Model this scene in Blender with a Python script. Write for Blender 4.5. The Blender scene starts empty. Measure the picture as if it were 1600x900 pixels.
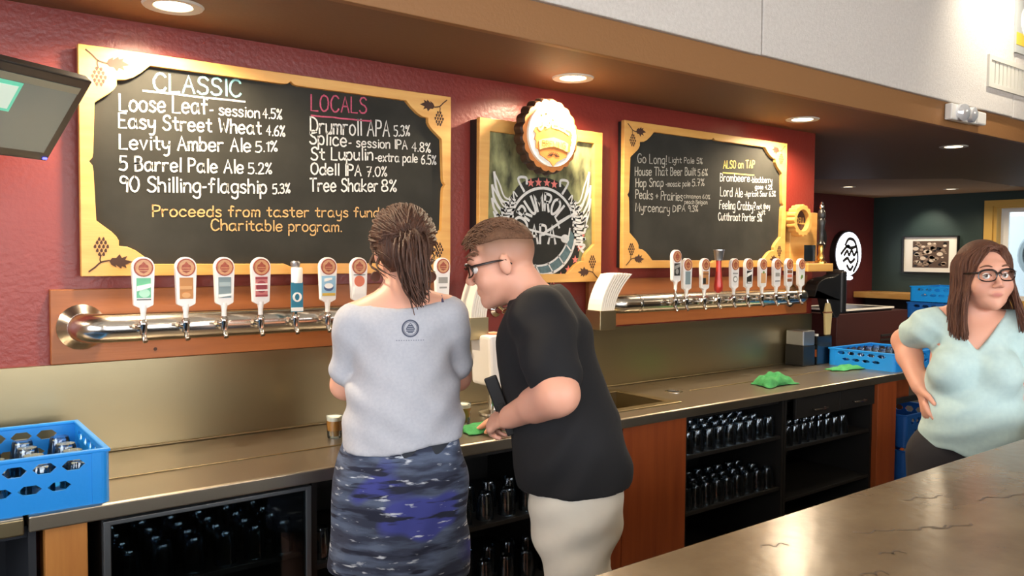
import bpy, bmesh, math, random
import numpy as np
from mathutils import Vector, Matrix
from mathutils.geometry import tessellate_polygon
from mathutils.bvhtree import BVHTree
random.seed(7); np.random.seed(7)
S = bpy.context.scene
COL = S.collection
PI = math.pi

# ------------------------------------------------------------------ camera, world, exposure
cam_d = bpy.data.cameras.new('camera'); cam = bpy.data.objects.new('camera', cam_d); COL.objects.link(cam)
cam_d.sensor_width = 36.0; cam_d.lens = 36.0 * 1282 / 1600; cam_d.clip_start = 0.02; cam_d.clip_end = 200
_yaw, _pit, _rol = math.radians(37.45), math.radians(2.45), math.radians(0.40)
_f = Vector((math.sin(_yaw)*math.cos(_pit), math.cos(_yaw)*math.cos(_pit), -math.sin(_pit)))
_r = Vector((math.cos(_yaw), -math.sin(_yaw), 0)); _u = _r.cross(_f)
_r2 = _r*math.cos(_rol) + _u*math.sin(_rol); _u2 = -_r*math.sin(_rol) + _u*math.cos(_rol)
cam.matrix_world = Matrix(((_r2.x,_u2.x,-_f.x,0),(_r2.y,_u2.y,-_f.y,0),(_r2.z,_u2.z,-_f.z,1.6),(0,0,0,1)))
S.camera = cam
S.view_settings.view_transform = 'Standard'; S.view_settings.look = 'None'
S.view_settings.gamma = 1.0; S.view_settings.exposure = 0.36; S.view_settings.use_curve_mapping = False
W = bpy.data.worlds.new('sky'); S.world = W; W.use_nodes = True
W.node_tree.nodes['Background'].inputs[0].default_value = (0.93, 0.96, 1.0, 1)
W.node_tree.nodes['Background'].inputs[1].default_value = 4.5

def lamp(name, kind, loc, power, col, target=None, parent=None, **kw):
    d = bpy.data.lights.new(name, kind); d.energy = power; d.color = col
    for k, v in kw.items(): setattr(d, k, v)
    o = bpy.data.objects.new(name, d); COL.objects.link(o); o.location = loc
    if target is not None:
        o.rotation_euler = (Vector(target)-Vector(loc)).to_track_quat('-Z', 'Y').to_euler()
    if parent is not None:
        o.parent = parent; o.location = Vector(loc) - Vector(parent.location)
    return o
# daylight through the front windows behind the bar stools and the windows in the left wall
DAY = (0.90, 0.95, 1.0)
lamp('window_daylight', 'AREA', (1.6, -3.9, 2.0), 66, DAY, (1.6, 3, 1.6), shape='RECTANGLE', size=6.6, size_y=2.0)
lamp('window_daylight', 'AREA', (-2.9, -0.6, 1.9), 66, DAY, (3, 0.6, 1.2), shape='RECTANGLE', size=3.6, size_y=2.0)

# ------------------------------------------------------------------ materials
def lin(c): return tuple(((x/255)/12.92 if x/255 <= .04045 else ((x/255+.055)/1.055)**2.4) for x in c)
MATS = {}
def mat(name, col, rough=.5, metal=0., var=None, bump=None, spec=None, emit=None, trans=0, ior=None, coat=0, alpha=1, sss=0, sheen=0, wave=None, rvar=None):
    """col, var=(col2, scale, (sx,sy,sz), contrast) : noise between two colours; bump=(scale,strength,(sx,sy,sz))"""
    m = bpy.data.materials.new(name); m.use_nodes = True; nt = m.node_tree; b = nt.nodes['Principled BSDF']
    I = b.inputs
    c = lin(col)+(1,)
    I['Base Color'].default_value = c; I['Roughness'].default_value = rough; I['Metallic'].default_value = metal
    if spec is not None: I['Specular IOR Level'].default_value = spec
    if ior: I['IOR'].default_value = ior
    I['Transmission Weight'].default_value = trans; I['Coat Weight'].default_value = coat; I['Alpha'].default_value = alpha
    if coat: I['Coat Roughness'].default_value = .12
    if sss:
        I['Subsurface Weight'].default_value = sss; I['Subsurface Radius'].default_value = (.012,.005,.003); I['Subsurface Scale'].default_value = 1
    if sheen: I['Sheen Weight'].default_value = sheen
    if emit: I['Emission Color'].default_value = lin(emit[0])+(1,); I['Emission Strength'].default_value = emit[1]
    tc = nt.nodes.new('ShaderNodeTexCoord')
    def noise(scale, st, detail=4):
        mp = nt.nodes.new('ShaderNodeMapping'); mp.inputs['Scale'].default_value = st
        nt.links.new(tc.outputs['Object'], mp.inputs[0])
        n = nt.nodes.new('ShaderNodeTexNoise'); n.inputs['Scale'].default_value = scale; n.inputs['Detail'].default_value = detail
        nt.links.new(mp.outputs[0], n.inputs['Vector']); return n
    if var:
        n = noise(var[1], var[2]); r = nt.nodes.new('ShaderNodeMapRange'); k = var[3] if len(var) > 3 else .2
        r.inputs[1].default_value = .5-k; r.inputs[2].default_value = .5+k
        nt.links.new(n.outputs[0], r.inputs[0])
        mx = nt.nodes.new('ShaderNodeMix'); mx.data_type = 'RGBA'
        mx.inputs[6].default_value = c; mx.inputs[7].default_value = lin(var[0])+(1,)
        nt.links.new(r.outputs[0], mx.inputs[0]); nt.links.new(mx.outputs[2], I['Base Color'])
    if rvar:
        n = noise(rvar[2], rvar[3]); r = nt.nodes.new('ShaderNodeMapRange')
        r.inputs[1].default_value = .3; r.inputs[2].default_value = .7; r.inputs[3].default_value = rvar[0]; r.inputs[4].default_value = rvar[1]
        nt.links.new(n.outputs[0], r.inputs[0]); nt.links.new(r.outputs[0], I['Roughness'])
    if bump:
        n = noise(bump[0], bump[2] if len(bump) > 2 else (1,1,1), 3); bp = nt.nodes.new('ShaderNodeBump')
        bp.inputs['Strength'].default_value = bump[1]; bp.inputs['Distance'].default_value = .01
        nt.links.new(n.outputs[0], bp.inputs['Height']); nt.links.new(bp.outputs[0], I['Normal'])
    MATS[name] = m
    return m
M = mat
M('red_wall', (128,46,36), .38, bump=(55,.2), var=((120,41,32),3,(1,1,1)))
M('dark_cherry', (52,24,22), .5)
M('far_red', (96,36,38), .6, bump=(40,.2))
M('green_wall', (44,62,58), .55, bump=(40,.15))
M('white_panel', (208,202,196), .85, bump=(160,.35), var=((196,190,184),60,(1,1,1)))
M('room_paint', (170,140,104), .8)
M('brown_trim', (136,94,54), .5, bump=(90,.1))
M('soffit_paint', (112,78,50), .62, bump=(60,.08))
M('far_ceiling', (186,160,130), .8, bump=(60,.2))
M('ceiling_paint', (190,178,160), .8)
M('floor_tile', (66,58,52), .5, var=((54,48,44),6,(1,1,1)))
M('maple', (216,166,92), .42, var=((202,146,74),5,(.6,1,6)), bump=(40,.05,(.3,1,5)))
M('maple_board', (150,88,44), .45, var=((134,76,36),4,(.5,1,7)), bump=(40,.05,(.3,1,5)))
M('cherry', (158,78,36), .42, var=((136,62,28),4,(6,1,.5)), bump=(40,.04,(5,1,.3)))
M('post_wood', (190,128,62), .5, var=((168,106,48),5,(6,1,.6)))
M('carved', (62,34,20), .7)
M('slate', (42,41,38), .85, spec=.1, var=((58,57,52),5,(1,1,1),.3), bump=(300,.03))
M('chalk', (214,212,206), .9, var=((198,196,190),90,(1,1,1),.25))
M('chalk_dim', (176,172,162), .9, var=((140,138,130),90,(1,1,1),.25))
M('chalk_aqua', (150,208,208), .9, var=((96,140,142),90,(1,1,1),.25))
M('chalk_pink', (206,92,120), .9, var=((150,66,84),90,(1,1,1),.25))
M('chalk_orange', (204,164,108), .9, var=((184,146,94),90,(1,1,1),.25))
M('chalk_yellow', (226,200,110), .9, var=((176,150,76),90,(1,1,1),.25))
M('chalk_star', (216,118,108), .9)
M('chalk_teal', (98,122,124), .9, var=((78,96,98),60,(1,1,1),.25))
M('chalk_green', (66,66,52), .9, spec=.1, var=((158,158,112),11,(1.8,1,.8),.2))
M('steel', (164,149,116), .32, .95, bump=(180,.03,(.05,1,6)), )
M('steel_counter', (166,156,140), .33, .95, bump=(260,.03,(.3,1,1)))
M('chrome', (214,210,206), .12, 1.)
M('pipe_steel', (206,202,196), .2, 1., bump=(150,.02,(.03,1,1)))
M('white_plastic', (236,232,226), .35)
M('paper', (234,226,212), .8)
M('badge_gold', (214,164,116), .4, var=((196,140,92),60,(1,1,1)))
M('badge_red', (172,86,62), .5, var=((140,64,46),120,(1,1,1)))
M('black_plastic', (22,22,24), .35)
M('black_matte', (14,13,13), .75)
M('black_cab', (17,15,14), .6)
M('dark_gap', (26,30,38), .7)
M('tv_frame', (104,108,112), .4, .7)
M('tv_bezel', (40,38,36), .3)
M('tv_screen', (92,100,94), .25, emit=((96,104,98), .35))
M('tv_band', (110,108,92), .3, emit=((120,116,96), .3))
M('tv_teal', (90,190,160), .3, emit=((90,180,150), .5))
M('tv_pale', (200,214,200), .3, emit=((170,190,175), .5))
M('led_blue', (60,60,255), .3, emit=((70,70,255), 6))
M('lamp_glow', (255,240,215), .5, emit=((255,226,180), 14))
M('lamp_far', (255,240,215), .5, emit=((255,230,190), 3))
M('neon_white', (250,250,255), .4, emit=((238,240,255), 3.2))
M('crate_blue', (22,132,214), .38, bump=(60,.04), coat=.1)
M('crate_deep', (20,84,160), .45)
M('cloth_green', (72,160,96), .95, bump=(220,.4), var=((60,142,82),40,(1,1,1)))
M('beer', (220,150,56), .15, trans=.15, ior=1.33)
M('foam', (250,240,220), .8)
def thin_glass(name, tint, rough, ior, add=.0):
    m = bpy.data.materials.new(name); m.use_nodes = True; nt = m.node_tree; nt.nodes.clear()
    o = nt.nodes.new('ShaderNodeOutputMaterial'); tr = nt.nodes.new('ShaderNodeBsdfTransparent'); tr.inputs[0].default_value = lin(tint)+(1,)
    g = nt.nodes.new('ShaderNodeBsdfGlossy'); g.inputs['Color'].default_value = (.80,.90,1,1); g.inputs['Roughness'].default_value = rough; fr = nt.nodes.new('ShaderNodeFresnel'); fr.inputs[0].default_value = ior
    ma = nt.nodes.new('ShaderNodeMath'); ma.operation = 'ADD'; ma.inputs[1].default_value = add; ma.use_clamp = True
    mx = nt.nodes.new('ShaderNodeMixShader'); nt.links.new(fr.outputs[0], ma.inputs[0]); nt.links.new(ma.outputs[0], mx.inputs[0]); nt.links.new(tr.outputs[0], mx.inputs[1]); nt.links.new(g.outputs[0], mx.inputs[2]); nt.links.new(mx.outputs[0], o.inputs[0])
    MATS[name] = m
thin_glass('glass', (232,236,238), .10, 1.5, .05)
thin_glass('door_glass', (214,222,224), .03, 1.35)
thin_glass('acrylic', (216,214,210), .15, 1.5, .06)
M('bar_stone', (120,103,78), .24, var=((94,76,54),6,(1,1.5,1),.22), bump=(30,.06), spec=.42)
M('stain', (70,54,38), .35)
M('cap_orange', (206,130,66), .4, var=((188,112,52),20,(1,1,1)))
M('cap_dark', (58,36,24), .4)
M('cap_white', (240,236,222), .25, coat=.4)
M('cap_yellow', (222,206,120), .4)
M('red_handle', (176,44,34), .35, coat=.3)
M('bucket_metal', (170,172,176), .35, .9)
M('brass', (216,170,90), .25, 1.)
M('beige_plastic', (200,176,120), .5)
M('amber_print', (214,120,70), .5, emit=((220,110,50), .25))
M('frame_black', (20,18,18), .4)
M('mat_board', (240,234,222), .8)
M('photo_stones', (74,56,44), .7, var=((208,190,170),9,(1,1,1),.16))
M('stone_light', (214,196,176), .7); M('stone_mid', (150,128,110), .7); M('stone_dark', (88,68,56), .7)
M('window_trim', (206,166,84), .5)
M('outside_white', (236,238,240), .5); M('outside_grey', (150,156,158), .6); M('tyre', (60,62,64), .7); M('outside_red', (206,30,50), .5); M('asphalt', (120,120,122), .9)
M('vent_white', (206,202,192), .6)
M('emerg_white', (218,214,208), .4)
M('emerg_lens', (240,242,246), .08, .6)
M('poster_yellow', (222,188,70), .7); M('poster_grey', (176,178,176), .7)
# people
M('skin_fair', (222,164,140), .5, sss=.12)
M('skin_woman', (218,160,136), .5, sss=.12)
M('hair_brown', (56,33,23), .55, var=((88,54,36),9,(14,14,.9),.2), bump=(30,.5,(14,14,.9)))
M('hair_auburn', (74,42,28), .6, var=((106,64,42),9,(14,14,.9),.2), bump=(30,.5,(14,14,.9)))
M('hair_short', (116,80,56), .7, var=((92,62,42),60,(1,1,1)), bump=(260,.6))
M('tee_grey', (176,178,186), .95, var=((168,170,180),120,(1,1,1)), bump=(7,.6,(1,1,.6)))
M('tee_black', (15,15,19), .9, bump=(7,.5))
M('tee_mint', (186,210,208), .95, var=((178,203,203),60,(1,1,1)), bump=(7,.5,(1,1,1.6)))
M('shorts_beige', (206,200,188), .95, bump=(9,.5))
M('pants_dark', (34,32,36), .9)
M('waistband', (44,48,56), .9)
M('strap_navy', (62,58,96), .8)
M('print_ink', (74,80,98), .9)
M('wood_disc', (84,46,28), .5)
M('specs_dark', (34,22,20), .25, coat=.4)
M('eye_white', (232,228,224), .2); M('iris', (58,48,40), .15); M('brow', (104,70,52), .8)
M('lip', (186,108,100), .4)
M('shoe', (40,38,38), .7)

def skirt_material():
    m = bpy.data.materials.new('skirt_print'); m.use_nodes = True; nt = m.node_tree; b = nt.nodes['Principled BSDF']
    tc = nt.nodes.new('ShaderNodeTexCoord')
    def nz(scale, st, lo, hi, det=3):
        mp = nt.nodes.new('ShaderNodeMapping'); mp.inputs['Scale'].default_value = st; nt.links.new(tc.outputs['Object'], mp.inputs[0])
        n = nt.nodes.new('ShaderNodeTexNoise'); n.inputs['Scale'].default_value = scale; n.inputs['Detail'].default_value = det
        nt.links.new(mp.outputs[0], n.inputs['Vector'])
        r = nt.nodes.new('ShaderNodeMapRange'); r.inputs[1].default_value = lo; r.inputs[2].default_value = hi
        nt.links.new(n.outputs[0], r.inputs[0]); return r
    def mix(a, bcol, fac):
        x = nt.nodes.new('ShaderNodeMix'); x.data_type = 'RGBA'
        if isinstance(a, tuple): x.inputs[6].default_value = lin(a)+(1,)
        else: nt.links.new(a, x.inputs[6])
        x.inputs[7].default_value = lin(bcol)+(1,); nt.links.new(fac.outputs[0], x.inputs[0]); return x.outputs[2]
    base = mix((44,50,70), (84,96,120), nz(7, (1,1,5), .42, .62, 5))
    blue = mix(base, (56,62,132), nz(3.1, (1,1,1.3), .54, .58, 2))
    dark = mix(blue, (26,30,50), nz(6, (1,1,7), .56, .62, 3))
    wht = mix(dark, (190,196,206), nz(16, (1,1,4.5), .62, .7, 4))
    nt.links.new(wht, b.inputs['Base Color']); b.inputs['Roughness'].default_value = .9
    return m
MATS['skirt_print'] = skirt_material()

def face_skin(name, base, tint=(176,92,86)):
    """skin whose lip and cheek tint comes from a vertex attribute"""
    m = MATS[base].copy(); m.name = name; nt = m.node_tree; b = nt.nodes['Principled BSDF']
    a = nt.nodes.new('ShaderNodeAttribute'); a.attribute_name = 'tint'
    x = nt.nodes.new('ShaderNodeMix'); x.data_type = 'RGBA'
    x.inputs[6].default_value = b.inputs['Base Color'].default_value; x.inputs[7].default_value = lin(tint)+(1,)
    nt.links.new(a.outputs['Fac'], x.inputs[0]); nt.links.new(x.outputs[2], b.inputs['Base Color'])
    MATS[name] = m
face_skin('face_man', 'skin_woman', (112,80,58)); face_skin('face_woman', 'skin_woman')

# ------------------------------------------------------------------ building helpers
def origin(o):
    v = Vector((0,0,0))
    while o is not None: v += Vector(o.location); o = o.parent
    return v
def tag(o, label, cat=None, group=None, kind=None):
    if label: o['label'] = label
    if cat: o['category'] = cat
    if group: o['group'] = group
    if kind: o['kind'] = kind
    return o
def thing(name, label, cat, loc, group=None):
    o = bpy.data.objects.new(name, None); COL.objects.link(o); o.location = loc; o.empty_display_size = .05
    return tag(o, label, cat, group)

class MB:
    """collects shapes in world coordinates, build() links them as ONE mesh object"""
    def __init__(s): s.v = []; s.f = []; s.mi = []; s.cur = 0
    def add(s, vs, fs):
        n = len(s.v); s.v += [tuple(v) for v in vs]; s.f += [tuple(i+n for i in f) for f in fs]; s.mi += [s.cur]*len(fs); return s
    def box(s, a, b):
        x0,y0,z0 = a; x1,y1,z1 = b
        return s.add([(x0,y0,z0),(x1,y0,z0),(x1,y1,z0),(x0,y1,z0),(x0,y0,z1),(x1,y0,z1),(x1,y1,z1),(x0,y1,z1)],
            [(0,3,2,1),(4,5,6,7),(0,1,5,4),(1,2,6,5),(2,3,7,6),(3,0,4,7)])
    def obox(s, c, ax, ay, az, hx, hy, hz):
        c = Vector(c); ax,ay,az = (Vector(q).normalized() for q in (ax,ay,az))
        vs = [c+ax*i*hx+ay*j*hy+az*k*hz for k in (-1,1) for (i,j) in ((-1,-1),(1,-1),(1,1),(-1,1))]
        return s.add(vs, [(0,3,2,1),(4,5,6,7),(0,1,5,4),(1,2,6,5),(2,3,7,6),(3,0,4,7)])
    def lathe(s, c, prof, n=24, axis=(0,0,1), cap=True):
        """prof: list of (radius, height along axis)"""
        c = Vector(c); q = Vector((0,0,1)).rotation_difference(Vector(axis).normalized())
        vs = []; fs = []
        for (r, h) in prof:
            for i in range(n):
                a = 2*PI*i/n; vs.append(c + q @ Vector((r*math.cos(a), r*math.sin(a), h)))
        for k in range(len(prof)-1):
            for i in range(n):
                j = (i+1) % n; fs.append((k*n+i, k*n+j, (k+1)*n+j, (k+1)*n+i))
        if cap:
            fs.append(tuple(range(n))[::-1]); L = (len(prof)-1)*n; fs.append(tuple(range(L, L+n)))
        return s.add(vs, fs)
    def tube(s, pts, rad, n=12, cap=True, squash=None):
        P = [Vector(p) for p in pts]; m = len(P)
        R = rad if isinstance(rad, (list, tuple)) else [rad]*m
        vs = []; fs = []; up = None
        for i, p in enumerate(P):
            t = (P[min(i+1,m-1)]-P[max(i-1,0)])
            t = t.normalized() if t.length > 1e-9 else Vector((0,0,1))
            if up is None:
                up = t.orthogonal().normalized()
                if squash is not None: up = (Vector(squash[0]) - t*t.dot(Vector(squash[0]))).normalized()
            else:
                up = (up - t*up.dot(t)); up = up.normalized() if up.length > 1e-6 else t.orthogonal().normalized()
            w = t.cross(up); k = squash[1] if squash is not None else 1
            for a in range(n):
                g = 2*PI*a/n; vs.append(p + up*math.cos(g)*R[i]*k + w*math.sin(g)*R[i])
        for i in range(m-1):
            for a in range(n):
                b = (a+1) % n; fs.append((i*n+a, i*n+b, (i+1)*n+b, (i+1)*n+a))
        if cap: fs.append(tuple(range(n))[::-1]); fs.append(tuple(range((m-1)*n, m*n)))
        return s.add(vs, fs)
    def prism(s, loops, y0, y1, plane='XZ'):
        """2-D loops (outer, holes...) extruded; XZ: (x, y0..y1, z); XY: (x,y,y0..y1); YZ: (y0..y1, x, y)"""
        pt = {'XZ': lambda u,v,w:(u,w,v), 'XY': lambda u,v,w:(u,v,w), 'YZ': lambda u,v,w:(w,u,v)}[plane]
        flat = [p for L in loops for p in L]; N = len(flat)
        tri = tessellate_polygon([[Vector((p[0],p[1],0)) for p in L] for L in loops])
        vs = [pt(p[0],p[1],y0) for p in flat] + [pt(p[0],p[1],y1) for p in flat]
        fs = [tuple(t) for t in tri] + [tuple(i+N for i in t[::-1]) for t in tri]
        o = 0
        for L in loops:
            n = len(L)
            for i in range(n):
                j = (i+1) % n; fs.append((o+i, o+j, N+o+j, N+o+i))
            o += n
        return s.add(vs, fs)
    def ribbon(s, pts, w, y, depth=.0012, plane='XZ'):
        """flat chalk stroke with a little relief, lying on the plane y"""
        P = [Vector((p[0], p[1])) for p in pts]
        if len(P) < 2: return s
        m = len(P); L = []; R = []
        for i in range(m):
            t = P[min(i+1,m-1)]-P[max(i-1,0)]
            t = t.normalized() if t.length > 1e-9 else Vector((1,0))
            nn = Vector((-t.y, t.x))*w/2
            e = t*w*.3 if i == m-1 else (-t*w*.3 if i == 0 else Vector((0,0)))
            L.append(P[i]+nn+e); R.append(P[i]-nn+e)
        f = (lambda q,d:(q.x,y-d,q.y)) if plane == 'XZ' else (lambda q,d:(q.x,q.y,y+d))
        vs = [f(q,depth) for q in L]+[f(q,depth) for q in R]
        fs = [(i, m+i, m+i+1, i+1) for i in range(m-1)]
        return s.add(vs, fs)
    def build(s, name, material, parent=None, smooth=False, bevel=0, label=None, recalc=True, segs=2, angle=40):
        o0 = origin(parent) if parent is not None else Vector((0,0,0))
        me = bpy.data.meshes.new(name)
        me.from_pydata([(a-o0.x, b-o0.y, c-o0.z) for a,b,c in s.v], [], s.f)
        mats = material if isinstance(material, (list, tuple)) else [material]
        for q in mats: me.materials.append(MATS[q])
        if len(mats) > 1: me.polygons.foreach_set('material_index', s.mi)
        if recalc:
            bm = bmesh.new(); bm.from_mesh(me); bmesh.ops.recalc_face_normals(bm, faces=bm.faces); bm.to_mesh(me); bm.free()
        if smooth: 
            me.polygons.foreach_set('use_smooth', [True]*len(me.polygons))
            try: me.set_sharp_from_angle(angle=math.radians(angle))
            except Exception: pass
        o = bpy.data.objects.new(name, me); COL.objects.link(o)
        if parent is not None: o.parent = parent
        if bevel:
            b = o.modifiers.new('bevel', 'BEVEL'); b.width = bevel; b.segments = segs; b.limit_method = 'ANGLE'; b.angle_limit = math.radians(35)
        if label: o['label'] = label
        return o
def struct(name, mb, material, label=None, **kw):
    o = mb.build(name, material, **kw); o['kind'] = 'structure'
    if label: o['label'] = label
    return o
def copy_tree(o, parent=None):
    c = o.copy(); COL.objects.link(c); c.parent = parent
    for ch in list(o.children): copy_tree(ch, c)
    return c
def circle(cx, cz, rx, rz, n=24, a0=0, a1=2*PI, closed=True):
    m = n if closed else n+1
    return [(cx+rx*math.cos(a0+(a1-a0)*i/n), cz+rz*math.sin(a0+(a1-a0)*i/n)) for i in range(m)]
def catmull(P, k=5):
    if len(P) < 3: return list(P)
    Q = [P[0]]+list(P)+[P[-1]]; out = []
    for i in range(1, len(Q)-2):
        for j in range(k):
            t = j/k; a,b,c,d = Q[i-1],Q[i],Q[i+1],Q[i+2]
            out.append(tuple(.5*((2*b[q])+(-a[q]+c[q])*t+(2*a[q]-5*b[q]+4*c[q]-d[q])*t*t+(-a[q]+3*b[q]-3*c[q]+d[q])*t**3) for q in range(len(b))))
    out.append(tuple(P[-1])); return out

# ------------------------------------------------------------------ chalk stroke font
GL = {
'A':'0,0 3,10 6,0|1.2,3.8 4.8,3.8','B':'0,0 0,10|s0,10 4,9.5 4.4,7.4 3,5.6 0,5.2|s0,5.2 4,5 5.2,2.6 4,.4 0,0',
'C':'s6,8.4 4.4,10 2,9.5 .3,6.5 .5,2.5 2.5,.1 4.8,.3 6.2,1.8','D':'0,0 0,10|s0,10 3.4,9.4 5.7,7 5.7,3 3.4,.5 0,0',
'E':'5,10 0,10 0,0 5,0|0,5.2 4,5.2','F':'5,10 0,10 0,0|0,5.2 4,5.2','G':'s6,8.4 4.4,10 2,9.5 .3,6.5 .5,2.5 2.5,.1 5,.5 6,2.2 6,4.4|6.4,4.4 3.6,4.4',
'H':'0,0 0,10|5.4,0 5.4,10|0,5 5.4,5','I':'1,0 1,10','K':'0,0 0,10|5,10 0,4.6 5.2,0','L':'0,10 0,0 5,0','M':'0,0 .6,10 3.4,3 6.2,10 6.8,0',
'N':'0,0 0,10 5.4,0 5.4,10','O':'s3,10 .8,8.5 0,5 .8,1.5 3,0 5.4,1.5 6.2,5 5.4,8.5 3,10','P':'0,0 0,10|s0,10 4,9.6 5,7.4 4,5.2 0,4.8',
'R':'0,0 0,10|s0,10 4,9.6 4.8,7.6 3.8,5.4 0,5|2.4,5 5.6,0','S':'s5.4,8.6 4,10 1.6,9.7 .5,7.8 1.6,5.8 4.2,4.6 5.4,2.6 4.4,.5 1.8,0 0,1.4',
'T':'0,10 6.4,10|3.2,10 3.2,0','U':'s0,10 .1,3 1.4,.3 3.6,0 5.2,2 5.4,10','W':'0,10 1.8,0 3.8,7 5.8,0 7.6,10','Z':'0,10 5.4,10 0,0 5.6,0',
'a':'s5,5.6 3,6.4 .8,5.4 0,3 .8,.6 2.6,0 4.4,1.4 5,4|5,6.2 5.1,1 6,0','b':'0,10 0,0|s0,4.4 1.6,6.2 3.8,5.8 4.8,3.2 3.8,.5 1.6,.1 0,1.6',
'c':'s4.8,5.2 3,6.4 .9,5.4 0,3 .9,.6 3,0 4.9,1.1','d':'5,10 5,0|s5,4.4 3.4,6.3 1.2,5.8 0,3.1 1,.4 3.2,0 5,1.8','e':'s.3,3.3 4.9,3.4 4.4,5.6 2.6,6.4 .7,5.3 0,3 .9,.6 2.8,0 4.9,1',
'f':'s4.4,9.2 3,10 1.9,8.6 1.8,0|0,6 4,6','g':'s5,5.4 3.2,6.4 .9,5.6 0,3.2 1,.7 3,.3 5,2.2|s5,6.2 5,-1.6 3.6,-3.8 1.4,-3.8 .2,-2.6','h':'0,10 0,0|s0,4 1.8,6.2 3.8,6 4.6,4.2 4.6,0',
'i':'1,6.2 1,0|.9,8.2 1.1,8.7','k':'0,10 0,0|4.2,6 0,2.6 4.6,0','l':'.8,10 .8,0','m':'0,6.2 0,0|s0,4.2 1.4,6.2 2.8,5.8 3.2,4 3.2,0|s3.2,4.2 4.6,6.2 6.2,5.8 6.6,4 6.6,0',
'n':'0,6.2 0,0|s0,4 1.8,6.2 3.8,6 4.6,4.2 4.6,0','o':'s2.6,6.4 .7,5.4 0,3.2 .7,.8 2.6,0 4.5,.9 5.2,3.2 4.5,5.4 2.6,6.4','p':'0,6.2 0,-4|s0,4.4 1.6,6.3 3.8,5.8 4.8,3.2 3.8,.5 1.6,.1 0,1.6',
'r':'0,6.2 0,0|s0,3.8 1.4,6 3.8,6','s':'s4.2,5.4 2.8,6.4 .9,6 .5,4.6 2,3.5 4,2.4 4,.8 2.2,0 0,.8','t':'2,9 2,1.2 3,.1 4.2,.5|0,6.2 4.2,6.2','u':'s0,6.2 .1,1.6 1.4,.1 3.2,.6 4.6,2.6|4.7,6.2 4.8,0',
'v':'0,6.2 2.4,0 4.8,6.2','w':'0,6.2 1.6,0 3.3,5 5,0 6.6,6.2','x':'0,6.2 4.6,0|4.6,6.2 0,0','y':'s0,6.2 .4,2.6 2,1.4 4,2.4 4.8,4|s4.9,6.2 4.6,-1.6 3.2,-3.8 1,-3.6','z':'0,6.2 4.4,6.2 0,0 4.6,0',
'0':'s2.8,10 .8,8.5 0,5 .8,1.5 2.8,0 5,1.5 5.6,5 5,8.5 2.8,10','1':'.2,8 1.6,10 1.6,0','2':'s.2,8 1.4,9.8 3.8,9.7 4.8,7.6 3.6,4.6 0,0|0,0 5.2,0','3':'s.3,8.8 2.2,10 4.4,8.9 4,6.4 1.8,5.4|s1.8,5.4 4.6,4.6 5,2 3.4,.1 1,.2 0,1.4',
'4':'3.8,0 3.8,10 0,3.4 5.4,3.4','5':'5,10 .8,10 .5,5.6|s.5,5.6 3,6.2 5,4.6 4.8,1.6 2.8,0 0,.8','6':'s4.4,9.8 1.6,7.4 .2,3.6 1,.6 3,0 4.9,1.4 4.9,3.9 3.2,5.2 1.2,4.4 .3,3','7':'0,10 5.2,10 2,0|1.4,5 4.6,5',
'8':'s2.6,5.3 .6,6.8 .8,9 2.6,10 4.6,9 4.6,6.9 2.6,5.3 .2,3.4 .4,1 2.6,0 4.9,1 5,3.4 2.6,5.3','9':'s4.6,7.6 3.6,5.6 1.4,5.4 .2,7.2 .6,9.2 2.4,10 4.2,9.2 4.7,7.4 4.4,0',
'%':'5.4,10 .4,0|s1.2,10 0,8.8 .4,7.4 1.6,7.2 2.3,8.6 1.2,10|s4.6,3 3.4,2 3.8,.3 5,0 5.8,1.4 4.6,3','-':'0,3.6 2.6,3.6','.':'.4,0 .7,.5','!':'.8,10 .8,3|.7,.2 .9,.6','+':'0,4 4.4,4|2.2,6.2 2.2,1.8','?':'s0,8.4 1.4,10 3.8,9.6 4.4,7.4 2.6,5.2 2.2,3|2.1,.2 2.3,.6',"'":'.5,10 .4,8'}
def glyph(c):
    st = []
    for part in GL[c].split('|'):
        sm = part.startswith('s'); pts = [tuple(float(q) for q in t.split(',')) for t in part.lstrip('s').split()]
        st.append(catmull(pts, 4) if sm else pts)
    return st
def layout(s):
    x = 0; out = []
    for c in s:
        if c == ' ': x += 4.2; continue
        g = glyph(c); w = max(p[0] for q in g for p in q)
        for q in g: out.append([(p[0]+x, p[1]) for p in q])
        x += w+1.9
    return out, max(x-1.9, .1)
def write(mb, s, x0, z0, x1, z1, h, y, w=.0075, jit=.0):
    if jit: w *= .82
    st, W_ = layout(s); kx = (x1-x0)/W_
    for q in st:
        q2 = [(x0+p[0]*kx + random.uniform(-jit,jit), z0+(z1-z0)*p[0]/W_+p[1]*h/10 + random.uniform(-jit,jit)) for p in q]
        mb.ribbon(q2, w, y)
    return mb
# ------------------------------------------------------------------ room shell
ZS = 2.37     # underside of the soffit
struct('floor', MB().box((-3.1,-4.1,-.1),(11.4,6.35,0)), 'floor_tile')
struct('wall_back', MB().box((-3,3.0,0),(4.716,3.15,2.6)), 'red_wall', 'red painted wall behind the taps')
struct('wall_return', MB().box((4.57,3.15,0),(4.716,6.2,2.6)), 'red_wall')
struct('wall_far', MB().box((4.57,6.2,0),(11.25,6.32,2.6)), 'far_red', 'dark red wall far behind the bar')
struct('wall_right', MB().prism([[(-4,0),(6.32,0),(6.32,4.3),(-4,4.3)], [(3.0,1.0),(4.6,1.0),(4.6,2.25),(3.0,2.25)]], 11.25, 11.45, 'YZ'), 'green_wall', 'dark green wall with a bright window')
struct('wall_left', MB().prism([[(-4.1,0),(3.15,0),(3.15,4.3),(-4.1,4.3)], [(-2.4,.9),(1.2,.9),(1.2,2.9),(-2.4,2.9)]], -3.1, -3.0, 'YZ'), 'room_paint')
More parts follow.
